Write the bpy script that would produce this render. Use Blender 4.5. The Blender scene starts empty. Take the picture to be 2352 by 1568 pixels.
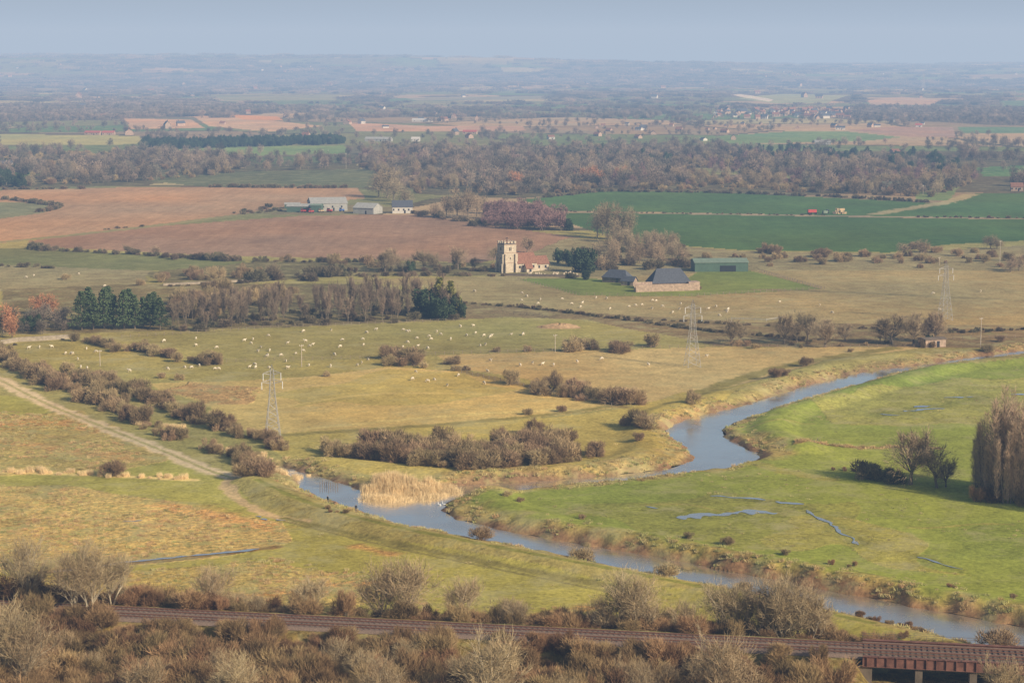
import bpy, math, random
import numpy as np
from mathutils import Vector
random.seed(7); rng=np.random.default_rng(11)
scene=bpy.context.scene
# ---------------------------------------------------------------- survey
F=4573.0; HC=95.0; PT=math.atan(634/F); cp,sp=math.cos(PT),math.sin(PT)
def at(u,v,z=0.0):
    "ground position (metres) of a surveyed point, on the level z"
    xc=(u-1176)/F; yc=-(v-784)/F
    dx=xc; dy=cp+yc*sp; dz=-sp+yc*cp
    t=(z-HC)/dz
    return np.array([dx*t,dy*t])
def ats(pts,z=0.0): return np.array([at(u,v,z) for u,v in pts])
def ppm(v):
    "survey units per metre at row v"
    return (v-150)/HC
def srgb(r,g,b):
    return tuple(((c/255)/12.92 if c/255<0.04045 else ((c/255+0.055)/1.055)**2.4) for c in (r,g,b))
# ---------------------------------------------------------------- noise
def h2(i,j,s):
    v=np.sin(i*127.1+j*311.7+s*74.7)*43758.5453
    return v-np.floor(v)
def vn(x,y,s=0):
    xi=np.floor(x); yi=np.floor(y); fx=x-xi; fy=y-yi
    fx=fx*fx*(3-2*fx); fy=fy*fy*(3-2*fy)
    a=h2(xi,yi,s);b=h2(xi+1,yi,s);c=h2(xi,yi+1,s);d=h2(xi+1,yi+1,s)
    return (a*(1-fx)+b*fx)*(1-fy)+(c*(1-fx)+d*fx)*fy
def fbm(x,y,s=0,o=4):
    r=0;a=.5
    for k in range(o):
        r=r+a*vn(x*2**k,y*2**k,s+k*3.1); a*=.5
    return r/(1-.5**o)
def vor(x,y,s=0):
    xi=np.floor(x); yi=np.floor(y)
    F1=np.full(x.shape,9.);F2=np.full(x.shape,9.);I=np.zeros(x.shape)
    for di in (-1,0,1):
        for dj in (-1,0,1):
            a=xi+di;b=yi+dj
            px=a+.1+.8*h2(a,b,s+1);py=b+.1+.8*h2(a,b,s+2)
            d=np.hypot(px-x,py-y); idv=h2(a,b,s+3)
            m=d<F1
            F2=np.where(m,F1,np.minimum(F2,d)); I=np.where(m,idv,I); F1=np.where(m,d,F1)
    return F1,F2,I
def sm(a,b,x):
    t=np.clip((x-a)/(b-a),0,1); return t*t*(3-2*t)
def pip(X,Y,poly):
    ins=np.zeros(X.shape,bool); n=len(poly)
    bx=(X>=poly[:,0].min())&(X<=poly[:,0].max())&(Y>=poly[:,1].min())&(Y<=poly[:,1].max())
    idx=np.nonzero(bx)
    x=X[idx];y=Y[idx];r=np.zeros(x.shape,bool)
    for k in range(n):
        x1,y1=poly[k];x2,y2=poly[(k+1)%n]
        if y1==y2: continue
        c=((y1>y)!=(y2>y))&(x<(x2-x1)*(y-y1)/(y2-y1)+x1)
        r^=c
    ins[idx]=r
    return ins
def pdist(X,Y,line,R,closed=False):
    "distance to polyline, computed only within R of it"
    D=np.full(X.shape,1e9); n=len(line)
    for k in range(n if closed else n-1):
        x1,y1=line[k];x2,y2=line[(k+1)%n]
        m=(X>min(x1,x2)-R)&(X<max(x1,x2)+R)&(Y>min(y1,y2)-R)&(Y<max(y1,y2)+R)
        idx=np.nonzero(m)
        if len(idx[0])==0: continue
        x=X[idx];y=Y[idx];dx=x2-x1;dy=y2-y1;L=dx*dx+dy*dy+1e-9
        t=np.clip(((x-x1)*dx+(y-y1)*dy)/L,0,1)
        d=np.hypot(x-x1-t*dx,y-y1-t*dy)
        D[idx]=np.minimum(D[idx],d)
    return D
def smooth_line(p,it=2,closed=False):
    p=np.array(p,float)
    for _ in range(it):
        n=len(p);q=[]
        if not closed:q.append(p[0])
        for k in range(n if closed else n-1):
            a=p[k];b=p[(k+1)%n];q+= [a*.75+b*.25,a*.25+b*.75]
        if not closed:q.append(p[-1])
        p=np.array(q)
    return p
# ---------------------------------------------------------------- river, banks, railway
WZ=-1.3
riv=[(2420,800),(2300,812),(2200,826),(2130,838),(2050,846),(1960,860),(1880,880),(1800,903),(1740,925),(1680,940),(1600,960),(1550,973),(1535,990),(1558,1012),(1590,1035),(1602,1050),(1585,1065),(1540,1080),(1400,1094),(1250,1106),(1130,1112),(1050,1118),(1000,1130),(900,1136),(840,1136),(815,1122),(760,1108),(700,1088),(640,1070),
(640,1078),(685,1098),(705,1130),(780,1155),(850,1182),(930,1207),(1080,1234),(1200,1258),(1300,1276),(1400,1303),(1560,1334),(1700,1360),(1830,1390),(1980,1420),(2200,1472),(2352,1508),(2600,1570),(2600,1500),
(2352,1445),(2200,1416),(2000,1378),(1850,1346),(1700,1318),(1560,1290),(1400,1262),(1250,1240),(1130,1213),(1050,1197),(1012,1180),(1004,1165),(1036,1148),
(1080,1138),(1150,1130),(1300,1117),(1450,1104),(1550,1090),(1640,1079),(1715,1064),(1748,1049),(1705,1027),(1660,1007),(1645,990),(1680,970),(1750,950),(1850,917),(1950,887),(2050,859),(2130,846),(2200,834),(2300,820),(2420,809)]
RIV=smooth_line(ats(riv,WZ),2,True)
levees=[[(580,1112),(700,1168),(850,1216),(1100,1266),(1400,1325),(1700,1385),(2000,1452),(2300,1530)],
[(1120,1128),(1135,1160),(1250,1200),(1450,1238),(1700,1286),(2000,1342),(2400,1412)],
[(2420,822),(2200,842),(2100,864),(1900,922),(1790,953),(1765,985),(1800,1015),(1850,1030)],
[(2100,815),(1950,826),(1700,900),(1520,945),(1470,985),(1500,1040),(1380,1072),(1080,1092),(740,1062)]]
LEV=[smooth_line(ats(l),2) for l in levees]
RA=at(150,1403,4); RB=at(2352,1512,4); RD=(RB-RA)/np.linalg.norm(RB-RA); RN=np.array([RD[1],-RD[0]])  # towards the camera
BRX=at(1985,1500,4)[0]
def H(X,Y,river=True):
    X=np.asarray(X,float);Y=np.asarray(Y,float)
    h=np.zeros(X.shape)
    h+=93*np.clip(1-Y/275,0,1.1)**1.5
    w=sm(3600,8000,Y); h+=w*40*(fbm(X/1900,Y/1400,5)-.42)
    w2=sm(8500,12500,Y)*(1-sm(14500,20000,Y)*.4)
    h+=w2*(48+85*fbm(X/3300,Y/2500,9)+44*sm(2200,-2500,X)+30*(fbm(X/700,Y/900,3)-.5))
    for L,hh in zip(LEV,(1.7,1.5,1.6,1.1)):
        d=pdist(X,Y,L,9); h+=hh*(1-sm(0.8,8,d))
    t=(X-RA[0])*RN[0]+(Y-RA[1])*RN[1]
    h=np.where(Y<600,np.maximum(h,4.0*(1-sm(5,12,np.abs(t)))*(1-sm(BRX-3,BRX+1,X))-0.02),h)
    if river:
        d=pdist(X,Y,RIV,14,True); ins=pip(X,Y,RIV)
        sd=np.where(ins,-d,d)+ (vn(X/3,Y/3,8)-.5)*2.6
        k=1-sm(-3,4.6,sd)
        near=(d<13)|ins
        h=np.where(near,h*(1-k)+(-3.0)*k,h)
    return h
# ---------------------------------------------------------------- ground mesh
NU=1250
ys=np.concatenate([np.linspace(-80,250,40)[:-1],1/np.linspace(1/250,1/3000,780)[:-1],1/np.linspace(1/3000,1/22000,210)])
u=np.linspace(-1,1,NU); tt=u*(.55+.45*u*u)
Yg=np.repeat(ys[:,None],NU,1); Xg=tt[None,:]*(75+0.42*np.maximum(ys,0))[:,None]
Zg=H(Xg,Yg)
shp=Xg.shape
C=np.zeros(shp+(3,)); RG=np.zeros(shp); PL=np.zeros(shp)
n1=fbm(Xg/40,Yg/60,2); n2=fbm(Xg/9,Yg/14,4)
def mixc(m,col,rough=None,pl=None):
    global C
    m=np.asarray(m,float)[...,None]
    C=C*(1-m)+np.array(col)*m
    if rough is not None:
        RG[...]=RG*(1-m[...,0])+rough*m[...,0]
    if pl is not None: PL[...]=PL*(1-m[...,0])+pl*m[...,0]
K=1.14
def col(r,g,b,k=K):
    c=srgb(r,g,b); return (c[0]*k*1.07,c[1]*k,c[2]*k*.90)
C[:]=col(150,142,86); RG[:]=.45
# far patchwork
m=Yg>1150
f1,f2,idv=vor(Xg/330+.35*fbm(Xg/500,Yg/500,31),Yg/420+.3,3)
pal=[(122,126,86),(146,140,98),(100,126,78),(182,158,124),(154,134,106),(120,114,90),(112,126,80),(176,166,124),(128,130,88)]
for k,pc in enumerate(pal):
    mixc(m&(idv*len(pal)>=k)&(idv*len(pal)<k+1),col(*pc,.95),.35)
def woodmask(x,y): return fbm(x/900,y/1300,21)>.645-.125*sm(4500,9500,y)
mixc(m&(Yg>1900)&woodmask(Xg,Yg),col(112,100,82,.8),.3)
mixc(m&((f2-f1)<.04),col(104,96,74,.8),.3)
DR=K*.84; MR=K*.95  # dimming factors: dull cloud shade of the middle distance put into field colours
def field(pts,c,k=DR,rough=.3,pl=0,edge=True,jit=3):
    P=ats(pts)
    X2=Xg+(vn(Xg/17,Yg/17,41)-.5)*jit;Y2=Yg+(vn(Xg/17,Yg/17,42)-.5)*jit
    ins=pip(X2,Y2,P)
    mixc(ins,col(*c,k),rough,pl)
# distant fields
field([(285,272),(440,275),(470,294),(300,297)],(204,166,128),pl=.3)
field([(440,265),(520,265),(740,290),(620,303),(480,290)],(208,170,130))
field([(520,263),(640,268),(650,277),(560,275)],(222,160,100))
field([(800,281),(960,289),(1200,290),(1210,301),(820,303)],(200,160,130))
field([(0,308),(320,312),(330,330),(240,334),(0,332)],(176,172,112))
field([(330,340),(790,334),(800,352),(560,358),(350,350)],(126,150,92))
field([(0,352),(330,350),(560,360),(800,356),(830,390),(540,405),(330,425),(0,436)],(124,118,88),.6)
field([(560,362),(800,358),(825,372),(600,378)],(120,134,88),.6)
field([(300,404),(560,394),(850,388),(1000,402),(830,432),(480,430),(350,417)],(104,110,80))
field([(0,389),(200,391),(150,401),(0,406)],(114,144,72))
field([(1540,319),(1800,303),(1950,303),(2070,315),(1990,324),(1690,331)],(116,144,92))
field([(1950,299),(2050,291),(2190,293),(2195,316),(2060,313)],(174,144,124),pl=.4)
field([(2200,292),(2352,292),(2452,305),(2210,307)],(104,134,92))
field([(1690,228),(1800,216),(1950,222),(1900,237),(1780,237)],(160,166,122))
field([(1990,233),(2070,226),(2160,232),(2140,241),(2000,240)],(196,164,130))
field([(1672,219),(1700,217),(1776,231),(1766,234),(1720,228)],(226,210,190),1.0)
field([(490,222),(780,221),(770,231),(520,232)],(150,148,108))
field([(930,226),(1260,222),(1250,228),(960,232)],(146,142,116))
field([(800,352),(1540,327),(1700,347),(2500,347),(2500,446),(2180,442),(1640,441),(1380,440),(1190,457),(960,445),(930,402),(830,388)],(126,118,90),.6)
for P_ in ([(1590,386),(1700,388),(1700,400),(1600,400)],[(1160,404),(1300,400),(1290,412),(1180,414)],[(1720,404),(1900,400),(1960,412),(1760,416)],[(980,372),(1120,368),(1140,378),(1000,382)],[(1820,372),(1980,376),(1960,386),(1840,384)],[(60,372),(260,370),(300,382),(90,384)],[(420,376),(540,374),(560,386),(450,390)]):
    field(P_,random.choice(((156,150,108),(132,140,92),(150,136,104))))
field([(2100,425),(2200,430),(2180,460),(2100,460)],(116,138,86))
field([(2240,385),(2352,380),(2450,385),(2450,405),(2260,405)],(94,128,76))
# big green fields
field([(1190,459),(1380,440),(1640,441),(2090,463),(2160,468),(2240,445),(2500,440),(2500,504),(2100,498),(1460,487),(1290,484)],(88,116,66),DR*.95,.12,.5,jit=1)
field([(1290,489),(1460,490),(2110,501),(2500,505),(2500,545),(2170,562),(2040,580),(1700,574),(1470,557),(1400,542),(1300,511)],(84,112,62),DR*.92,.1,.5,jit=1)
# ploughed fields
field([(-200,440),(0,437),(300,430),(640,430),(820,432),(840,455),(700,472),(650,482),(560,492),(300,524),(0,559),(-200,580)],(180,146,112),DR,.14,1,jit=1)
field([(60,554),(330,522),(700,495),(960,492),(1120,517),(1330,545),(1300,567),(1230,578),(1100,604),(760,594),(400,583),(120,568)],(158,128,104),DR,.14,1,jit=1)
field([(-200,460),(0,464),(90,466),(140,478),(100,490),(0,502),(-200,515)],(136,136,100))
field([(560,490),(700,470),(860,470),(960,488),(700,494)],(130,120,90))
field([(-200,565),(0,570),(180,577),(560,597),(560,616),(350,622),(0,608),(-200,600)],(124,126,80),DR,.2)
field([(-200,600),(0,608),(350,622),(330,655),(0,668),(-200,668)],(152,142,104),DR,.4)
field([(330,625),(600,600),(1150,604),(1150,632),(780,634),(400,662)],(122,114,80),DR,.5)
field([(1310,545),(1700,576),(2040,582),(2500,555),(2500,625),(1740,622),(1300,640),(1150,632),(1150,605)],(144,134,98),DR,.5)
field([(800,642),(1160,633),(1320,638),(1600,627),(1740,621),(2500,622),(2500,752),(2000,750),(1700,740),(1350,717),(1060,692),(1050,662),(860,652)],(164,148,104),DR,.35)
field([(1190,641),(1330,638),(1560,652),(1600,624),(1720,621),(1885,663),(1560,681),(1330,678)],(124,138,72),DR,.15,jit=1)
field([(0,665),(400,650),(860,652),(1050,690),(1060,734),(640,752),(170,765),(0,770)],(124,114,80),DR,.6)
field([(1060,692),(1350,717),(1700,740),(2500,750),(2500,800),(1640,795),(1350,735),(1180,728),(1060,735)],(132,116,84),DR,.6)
# lighter pastures: less cloud shade put into their colour
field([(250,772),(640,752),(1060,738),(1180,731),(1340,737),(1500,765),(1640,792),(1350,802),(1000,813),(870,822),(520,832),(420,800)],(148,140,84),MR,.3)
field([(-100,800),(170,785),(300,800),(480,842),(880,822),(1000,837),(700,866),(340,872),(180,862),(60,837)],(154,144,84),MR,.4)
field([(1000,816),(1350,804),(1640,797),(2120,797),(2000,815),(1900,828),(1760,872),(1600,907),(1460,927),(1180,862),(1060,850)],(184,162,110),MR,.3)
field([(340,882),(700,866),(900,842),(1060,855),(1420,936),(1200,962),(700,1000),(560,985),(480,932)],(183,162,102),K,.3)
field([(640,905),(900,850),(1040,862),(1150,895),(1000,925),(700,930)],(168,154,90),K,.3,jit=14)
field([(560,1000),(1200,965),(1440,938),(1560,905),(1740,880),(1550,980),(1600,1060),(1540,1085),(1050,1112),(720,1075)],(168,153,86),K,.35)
# bright river meadows
field([(1645,990),(1760,955),(1900,900),(2100,855),(2500,815),(2700,1560),(2200,1440),(1700,1330),(1010,1180),(1010,1160),(1100,1132),(1550,1090),(1745,1055)],(132,145,68),K*.95,.28)
field([(1900,930),(2100,880),(2500,850),(2500,960),(2200,975),(1950,965)],(148,148,80),K,.5,jit=14)
field([(1300,1190),(1600,1140),(1900,1150),(2000,1240),(1800,1270),(1500,1230)],(136,142,72),K*.93,.4,jit=20)
field([(1780,1180),(2060,1200),(2240,1330),(2100,1320),(1900,1260)],(146,146,78),K*.96,.45,jit=24)
field([(2100,1180),(2450,1230),(2500,1330),(2250,1280)],(126,140,66),K*.93,.35,jit=24)
# left foreground
field([(-300,880),(60,912),(540,1108),(640,1195),(1300,1320),(2100,1480),(2000,1640),(-300,1640)],(152,148,78),K,.35)
field([(-200,935),(160,950),(350,1050),(300,1078),(-200,1085)],(166,149,90),K,.8,jit=14)
field([(-200,1105),(200,1120),(420,1150),(640,1200),(660,1240),(500,1270),(100,1310),(-200,1330)],(176,157,100),K,.9,jit=14)
field([(-200,1345),(300,1305),(620,1272),(1000,1335),(900,1380),(300,1400),(-200,1420)],(170,154,94),K,.85,jit=14)
field([(400,880),(620,888),(560,925),(450,920)],(170,140,94),K,.9,jit=10)
def lpaint(pts,w,c,k=K,rough=.3,z=0,st=1.0,fz=.5):
    L=smooth_line(ats(pts,z),2); d=pdist(Xg,Yg,L,w*3+2)+(vn(Xg/2.5,Yg/2.5,77)-.5)*w*.7
    mixc(st*(1-sm(w*fz,w,d)),col(*c,k),rough)
# rush patches along lines and in the meadow
for pts,w in ([(20,975),(150,968),(250,990)],7),([(380,1160),(520,1185),(620,1215)],6),([(300,1010),(430,1060)],3),([(820,1255),(900,1272)],3),([(560,1370),(860,1335)],3),([(1180,1420),(1380,1390)],3),([(0,1010),(160,1035),(300,1052)],5):
    lpaint(pts,w,(184,142,90),K,1,0,.8,.1)
# wet hollows in the river meadow
for pts,w in ([(1480,1168),(1620,1184),(1790,1177)],6),([(1630,1141),(1760,1150),(1860,1163),(1920,1214),(1980,1252)],3.5),([(2020,952),(2120,940),(2250,912)],7),([(2110,1278),(2210,1309)],3):
    lpaint(pts,w,(112,118,60),K,.6,0,.6,.1)
# tracks
TR=[(-60,845),(0,872),(100,925),(200,965),(300,1005),(400,1045),(480,1080),(535,1098)]
lpaint(TR,3.6,(202,182,146),K,.15)
lpaint(TR,.7,(158,150,98),K,.3)
lpaint([(535,1098),(515,1112),(530,1130),(590,1175),(650,1192),(700,1200)],1.9,(176,156,118),K,.3)
lpaint([(590,1118),(700,1170),(850,1216),(1100,1266),(1400,1325),(1700,1385),(2000,1452)],1.1,(122,124,62),K,.3)
lpaint([(650,1190),(900,1250),(1200,1310),(1500,1370)],1.2,(122,118,68),K,.3)
lpaint([(650,1196),(900,1257),(1200,1318),(1500,1379)],.8,(122,118,68),K,.3)
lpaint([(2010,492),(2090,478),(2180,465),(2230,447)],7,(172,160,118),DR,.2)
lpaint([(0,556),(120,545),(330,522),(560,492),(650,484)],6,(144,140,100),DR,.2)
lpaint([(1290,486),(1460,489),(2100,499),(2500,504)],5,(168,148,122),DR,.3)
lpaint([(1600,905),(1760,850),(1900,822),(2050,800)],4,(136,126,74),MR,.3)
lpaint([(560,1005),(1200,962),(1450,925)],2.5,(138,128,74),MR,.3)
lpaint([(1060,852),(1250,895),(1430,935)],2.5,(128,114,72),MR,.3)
lpaint([(0,1083),(200,1090),(450,1102)],1.8,(206,186,124),K,.2)
lpaint([(100,1314),(300,1293),(480,1275),(640,1255)],1.6,(120,100,64),K,.6)
lpaint([(1740,665),(1880,668),(2352,690)],3,(138,128,90),DR,.3)
lpaint([(1700,1045),(1760,1075),(1900,1100)],3,(144,138,76),K,.5,0,.6)
lpaint([(620,940),(850,900),(1100,905)],1.5,(196,178,116),K,.3,0,.5)
lpaint([(700,985),(1000,955),(1300,940)],2.0,(196,180,116),K,.3,0,.6)
lpaint([(1830,1030),(1880,1018),(1990,1030),(2060,1025),(2160,1030)],1.6,(120,98,66),K,.9,0,.8)
# animal paths wandering over the meadows
for k in range(16):
    u0=rng.uniform(0,2200);v0=rng.uniform(900,1400);a_=rng.uniform(-.3,.3)
    pts=[(u0+j*60,v0+j*60*a_*.5+rng.normal(0,6)) for j in range(5)]
    lpaint(pts,.8,(150,140,84),K,.5,0,.5)
# river margins: mud and rank grass
d=pdist(Xg,Yg,RIV,26,True); ins=pip(Xg,Yg,RIV)
wob=(vn(Xg/4,Yg/4,51)-.5)*5+(vn(Xg/14,Yg/14,52)-.5)*7
mm=(1-sm(3.5,8.5,d+wob))*(d<20)
mixc(mm*.75,col(160,140,94,K*.92),.9)
mm=(1-sm(1.5,3.8,d+(vn(Xg/4,Yg/4,51)-.5)*2.5))*(d<20)
mixc(mm,col(136,112,88,.82*K),.5)
mixc(ins,col(92,80,62,.7*K),.2)
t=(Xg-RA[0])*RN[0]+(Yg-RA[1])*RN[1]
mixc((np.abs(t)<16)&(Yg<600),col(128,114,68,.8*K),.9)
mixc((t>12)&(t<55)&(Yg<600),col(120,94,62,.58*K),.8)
mixc((Yg<262),col(130,138,66,K),.2)
mixc((np.abs(t)<4.2)&(Yg<600)&(Xg<BRX),col(118,98,84,.7*K),.15)
C*=(0.74+.52*n1)[...,None]*(0.86+.28*n2)[...,None]
nt=fbm(Xg/85,Yg/120,61)
warm=np.stack([1+.34*(nt-.5),1+.04*(nt-.5),1-.30*(nt-.5)],-1); C*=warm
C=np.clip(C,0,.8)

def new_mesh(name,V,Fc):
    me=bpy.data.meshes.new(name); V=np.asarray(V,np.float32)
    Fc=np.asarray(Fc,np.int32); k=Fc.shape[1]
    me.vertices.add(len(V)); me.vertices.foreach_set('co',V.ravel())
    me.loops.add(Fc.size); me.loops.foreach_set('vertex_index',Fc.ravel())
    me.polygons.add(len(Fc)); me.polygons.foreach_set('loop_start',np.arange(0,Fc.size,k,dtype=np.int32))
    me.update(calc_edges=True); return me
def link(o,parent=None):
    scene.collection.objects.link(o)
    if parent: o.parent=parent
    return o
NR=len(ys)
ii=(np.arange(NR-1)[:,None]*NU+np.arange(NU-1)[None,:]).ravel()
quads=np.stack([ii,ii+1,ii+NU+1,ii+NU],1)
gm=new_mesh('ground',np.stack([Xg,Yg,Zg],-1).reshape(-1,3),quads)
ca=gm.color_attributes.new('Col','FLOAT_COLOR','POINT')
ca.data.foreach_set('color',np.concatenate([C.reshape(-1,3),np.ones((C.shape[0]*C.shape[1],1))],1).astype(np.float32).ravel())
a=gm.attributes.new('rough','FLOAT','POINT');a.data.foreach_set('value',RG.ravel().astype(np.float32))
a=gm.attributes.new('plough','FLOAT','POINT');a.data.foreach_set('value',PL.ravel().astype(np.float32))
gm.polygons.foreach_set('use_smooth',np.ones(len(gm.polygons),bool))
ground=link(bpy.data.objects.new('ground',gm))
# ---------------------------------------------------------------- materials
def nodes(name):
    m=bpy.data.materials.new(name);m.use_nodes=True;nt=m.node_tree;nt.nodes.clear()
    out=nt.nodes.new('ShaderNodeOutputMaterial');return m,nt,out
def N(nt,t,**k):
    n=nt.nodes.new(t)
    for a,b in k.items(): setattr(n,a,b)
    return n
def noise(nt,vec,scale,detail=3,rough=.6):
    n=N(nt,'ShaderNodeTexNoise');n.inputs['Scale'].default_value=scale;n.inputs['Detail'].default_value=detail;n.inputs['Roughness'].default_value=rough
    if vec is not None: nt.links.new(vec,n.inputs['Vector'])
    return n.outputs['Fac']
def mrange(nt,v,a,b,c,d):
    n=N(nt,'ShaderNodeMapRange');nt.links.new(v,n.inputs[0])
    for i,x in enumerate((a,b,c,d)): n.inputs[i+1].default_value=x
    return n.outputs[0]
def math_(nt,op,a,b):
    n=N(nt,'ShaderNodeMath',operation=op)
    for i,x in enumerate((a,b)):
        if isinstance(x,(int,float)): n.inputs[i].default_value=x
        else: nt.links.new(x,n.inputs[i])
    return n.outputs[0]
def mix(nt,f,a,b,bt='MIX'):
    n=N(nt,'ShaderNodeMix',data_type='RGBA',blend_type=bt)
    if isinstance(f,(int,float)): n.inputs[0].default_value=f
    else: nt.links.new(f,n.inputs[0])
    for s,x in ((6,a),(7,b)):
        if isinstance(x,tuple): n.inputs[s].default_value=(*x[:3],1)
        else: nt.links.new(x,n.inputs[s])
    return n.outputs[2]
def vscale(nt,c,f):
    n=N(nt,'ShaderNodeVectorMath',operation='SCALE');nt.links.new(c,n.inputs[0])
    nt.links.new(f,n.inputs['Scale']); return n.outputs[0]
def ground_mat():
    m,nt,out=nodes('grassland')
    pos=N(nt,'ShaderNodeNewGeometry').outputs['Position']
    c=N(nt,'ShaderNodeAttribute',attribute_name='Col').outputs['Color']
    rg=N(nt,'ShaderNodeAttribute',attribute_name='rough').outputs['Fac']
    pl=N(nt,'ShaderNodeAttribute',attribute_name='plough').outputs['Fac']
    a=noise(nt,pos,.9,4,.7); b=noise(nt,pos,.16,4,.65); e=noise(nt,pos,.035,3,.6)
    va=mrange(nt,a,.3,.7,-.5,.5); vb=mrange(nt,b,.3,.7,-.5,.5)
    k=math_(nt,'MULTIPLY',va,math_(nt,'ADD',math_(nt,'MULTIPLY',rg,.95),.34))
    k2=math_(nt,'MULTIPLY',vb,math_(nt,'ADD',math_(nt,'MULTIPLY',rg,.45),.28))
    f=math_(nt,'ADD',math_(nt,'ADD',k,k2),1.0)
    c=vscale(nt,c,f)
    # rush / dead grass clumps where the pasture is rough
    cl=math_(nt,'MULTIPLY',mrange(nt,noise(nt,pos,.22,5,.75),.52,.62,0,1),mrange(nt,e,.44,.58,0,1))
    cl=math_(nt,'MULTIPLY',cl,mrange(nt,rg,.35,.95,0,.65))
    c=mix(nt,cl,c,(.44,.28,.14))
    cg=math_(nt,'MULTIPLY',mrange(nt,noise(nt,pos,.12,4,.7),.52,.62,0,.5),mrange(nt,rg,.15,.9,0,1))
    c=mix(nt,cg,c,(.28,.30,.10))
    cy=math_(nt,'MULTIPLY',mrange(nt,noise(nt,pos,.06,5,.75),.50,.66,0,.55),mrange(nt,rg,.12,.4,0,1))
    cy=math_(nt,'MULTIPLY',cy,mrange(nt,pl,.0,.3,1,0))
    c=mix(nt,cy,c,(.48,.41,.20))
    # furrows
    mp=N(nt,'ShaderNodeMapping');nt.links.new(pos,mp.inputs[0]);mp.inputs['Rotation'].default_value=(0,0,math.radians(62));mp.inputs['Scale'].default_value=(1,.05,1)
    w=noise(nt,mp.outputs[0],.2,3,.7)
    pf=math_(nt,'ADD',math_(nt,'MULTIPLY',mrange(nt,w,.3,.7,-.10,.10),pl),1.0)
    c=vscale(nt,c,pf)
    bs=N(nt,'ShaderNodeBsdfPrincipled');nt.links.new(c,bs.inputs['Base Color']);bs.inputs['Roughness'].default_value=1;bs.inputs['Specular IOR Level'].default_value=.05
    bp=N(nt,'ShaderNodeBump');bp.inputs['Strength'].default_value=.8;bp.inputs['Distance'].default_value=.35
    hh=math_(nt,'MULTIPLY',math_(nt,'ADD',a,math_(nt,'MULTIPLY',b,1.5)),math_(nt,'ADD',rg,.2))
    nt.links.new(hh,bp.inputs['Height']);nt.links.new(bp.outputs[0],bs.inputs['Normal'])
    nt.links.new(bs.outputs[0],out.inputs[0]);return m
gm.materials.append(ground_mat())
def simple(name,c,rough=.9,var=.25,scale=.6,metal=0,rnd=.0,hue=None):
    m,nt,out=nodes(name)
    tc=N(nt,'ShaderNodeTexCoord').outputs['Object']
    f=mrange(nt,noise(nt,tc,scale,4,.65),.25,.75,1-var,1+var)
    if rnd>0:
        oi=N(nt,'ShaderNodeObjectInfo').outputs['Random']
        f=math_(nt,'MULTIPLY',f,mrange(nt,oi,0,1,1-rnd,1+rnd))
    rgb=N(nt,'ShaderNodeRGB');rgb.outputs[0].default_value=(*c,1); cc=rgb.outputs[0]
    if hue:
        oi2=N(nt,'ShaderNodeObjectInfo').outputs['Random']
        wn=N(nt,'ShaderNodeTexWhiteNoise',noise_dimensions='1D');nt.links.new(oi2,wn.inputs['W'])
        cc=mix(nt,wn.outputs['Value'],c,hue)
    cc=vscale(nt,cc,f)
    bs=N(nt,'ShaderNodeBsdfPrincipled');nt.links.new(cc,bs.inputs['Base Color']);bs.inputs['Roughness'].default_value=rough;bs.inputs['Metallic'].default_value=metal
    bs.inputs['Specular IOR Level'].default_value=.5 if rough<.7 else .1
    nt.links.new(bs.outputs[0],out.inputs[0]);return m
M={}
M['bark']=simple('bark',(.20,.165,.12),rnd=.2,scale=3)
M['bark_pale']=simple('bark_pale',(.46,.39,.27),rnd=.15,scale=3)
M['tw_brown']=simple('twigs_brown',(.34,.25,.16),rnd=.25,hue=(.34,.28,.17))
M['tw_scrub']=simple('twigs_scrub',(.32,.215,.13),rnd=.35,hue=(.38,.30,.155))
M['tw_fore']=simple('twigs_foreground',(.34,.25,.12),rnd=.35,hue=(.29,.165,.09))
M['tw_fpale']=simple('twigs_ash',(.44,.345,.195),rnd=.15,hue=(.37,.27,.155))
M['tw_pale']=simple('twigs_poplar',(.52,.385,.26),rnd=.12,hue=(.46,.33,.22))
M['tw_plant']=simple('twigs_plantation',(.27,.20,.14),rnd=.2,hue=(.24,.19,.13))
M['tw_purple']=simple('twigs_purple',(.25,.155,.14),rnd=.2)
M['tw_far']=simple('twigs_woodland',(.31,.235,.175),rnd=.45,hue=(.16,.145,.105),scale=.2)
M['tw_dark']=simple('twigs_hedge',(.22,.16,.105),rnd=.3,hue=(.18,.165,.09))
M['orange']=simple('leaves_russet',(.46,.23,.12),rnd=.15)
M['ever']=simple('leaves_evergreen',(.055,.08,.04),rnd=.3,var=.4,scale=1)
M['pine']=simple('pine_needles',(.09,.125,.055),rnd=.2,var=.4,scale=1)
M['gold']=simple('cypress_leaves',(.24,.23,.065),rnd=.2,var=.4)
M['reed']=simple('reeds_straw',(.80,.62,.35),rnd=.15,var=.25)
M['tuss']=simple('tussock_grass',(.56,.45,.22),rnd=.3,hue=(.38,.38,.14))
M['rush']=simple('rush_clump',(.57,.37,.18),rnd=.3,hue=(.54,.43,.21))
M['stone']=simple('flint_stone',(.50,.43,.33),var=.35,scale=1.2)
M['oldwall']=simple('old_wall_stone',(.33,.28,.21),var=.35,scale=.8)
M['stone_d']=simple('stone_dark',(.18,.145,.11),var=.3)
M['tile']=simple('clay_tile_roof',(.25,.13,.09),var=.45,scale=1.5)
M['slate']=simple('slate_roof',(.09,.10,.12),var=.25,scale=1.5)
M['brick']=simple('brick_flint',(.40,.30,.225),var=.45,scale=.9)
M['white']=simple('white_render',(.55,.53,.48),var=.06)
M['win']=simple('window_glass',(.03,.035,.045),rough=.2,var=.1)
M['wood']=simple('weathered_timber',(.26,.21,.16),var=.3,scale=2)
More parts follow.
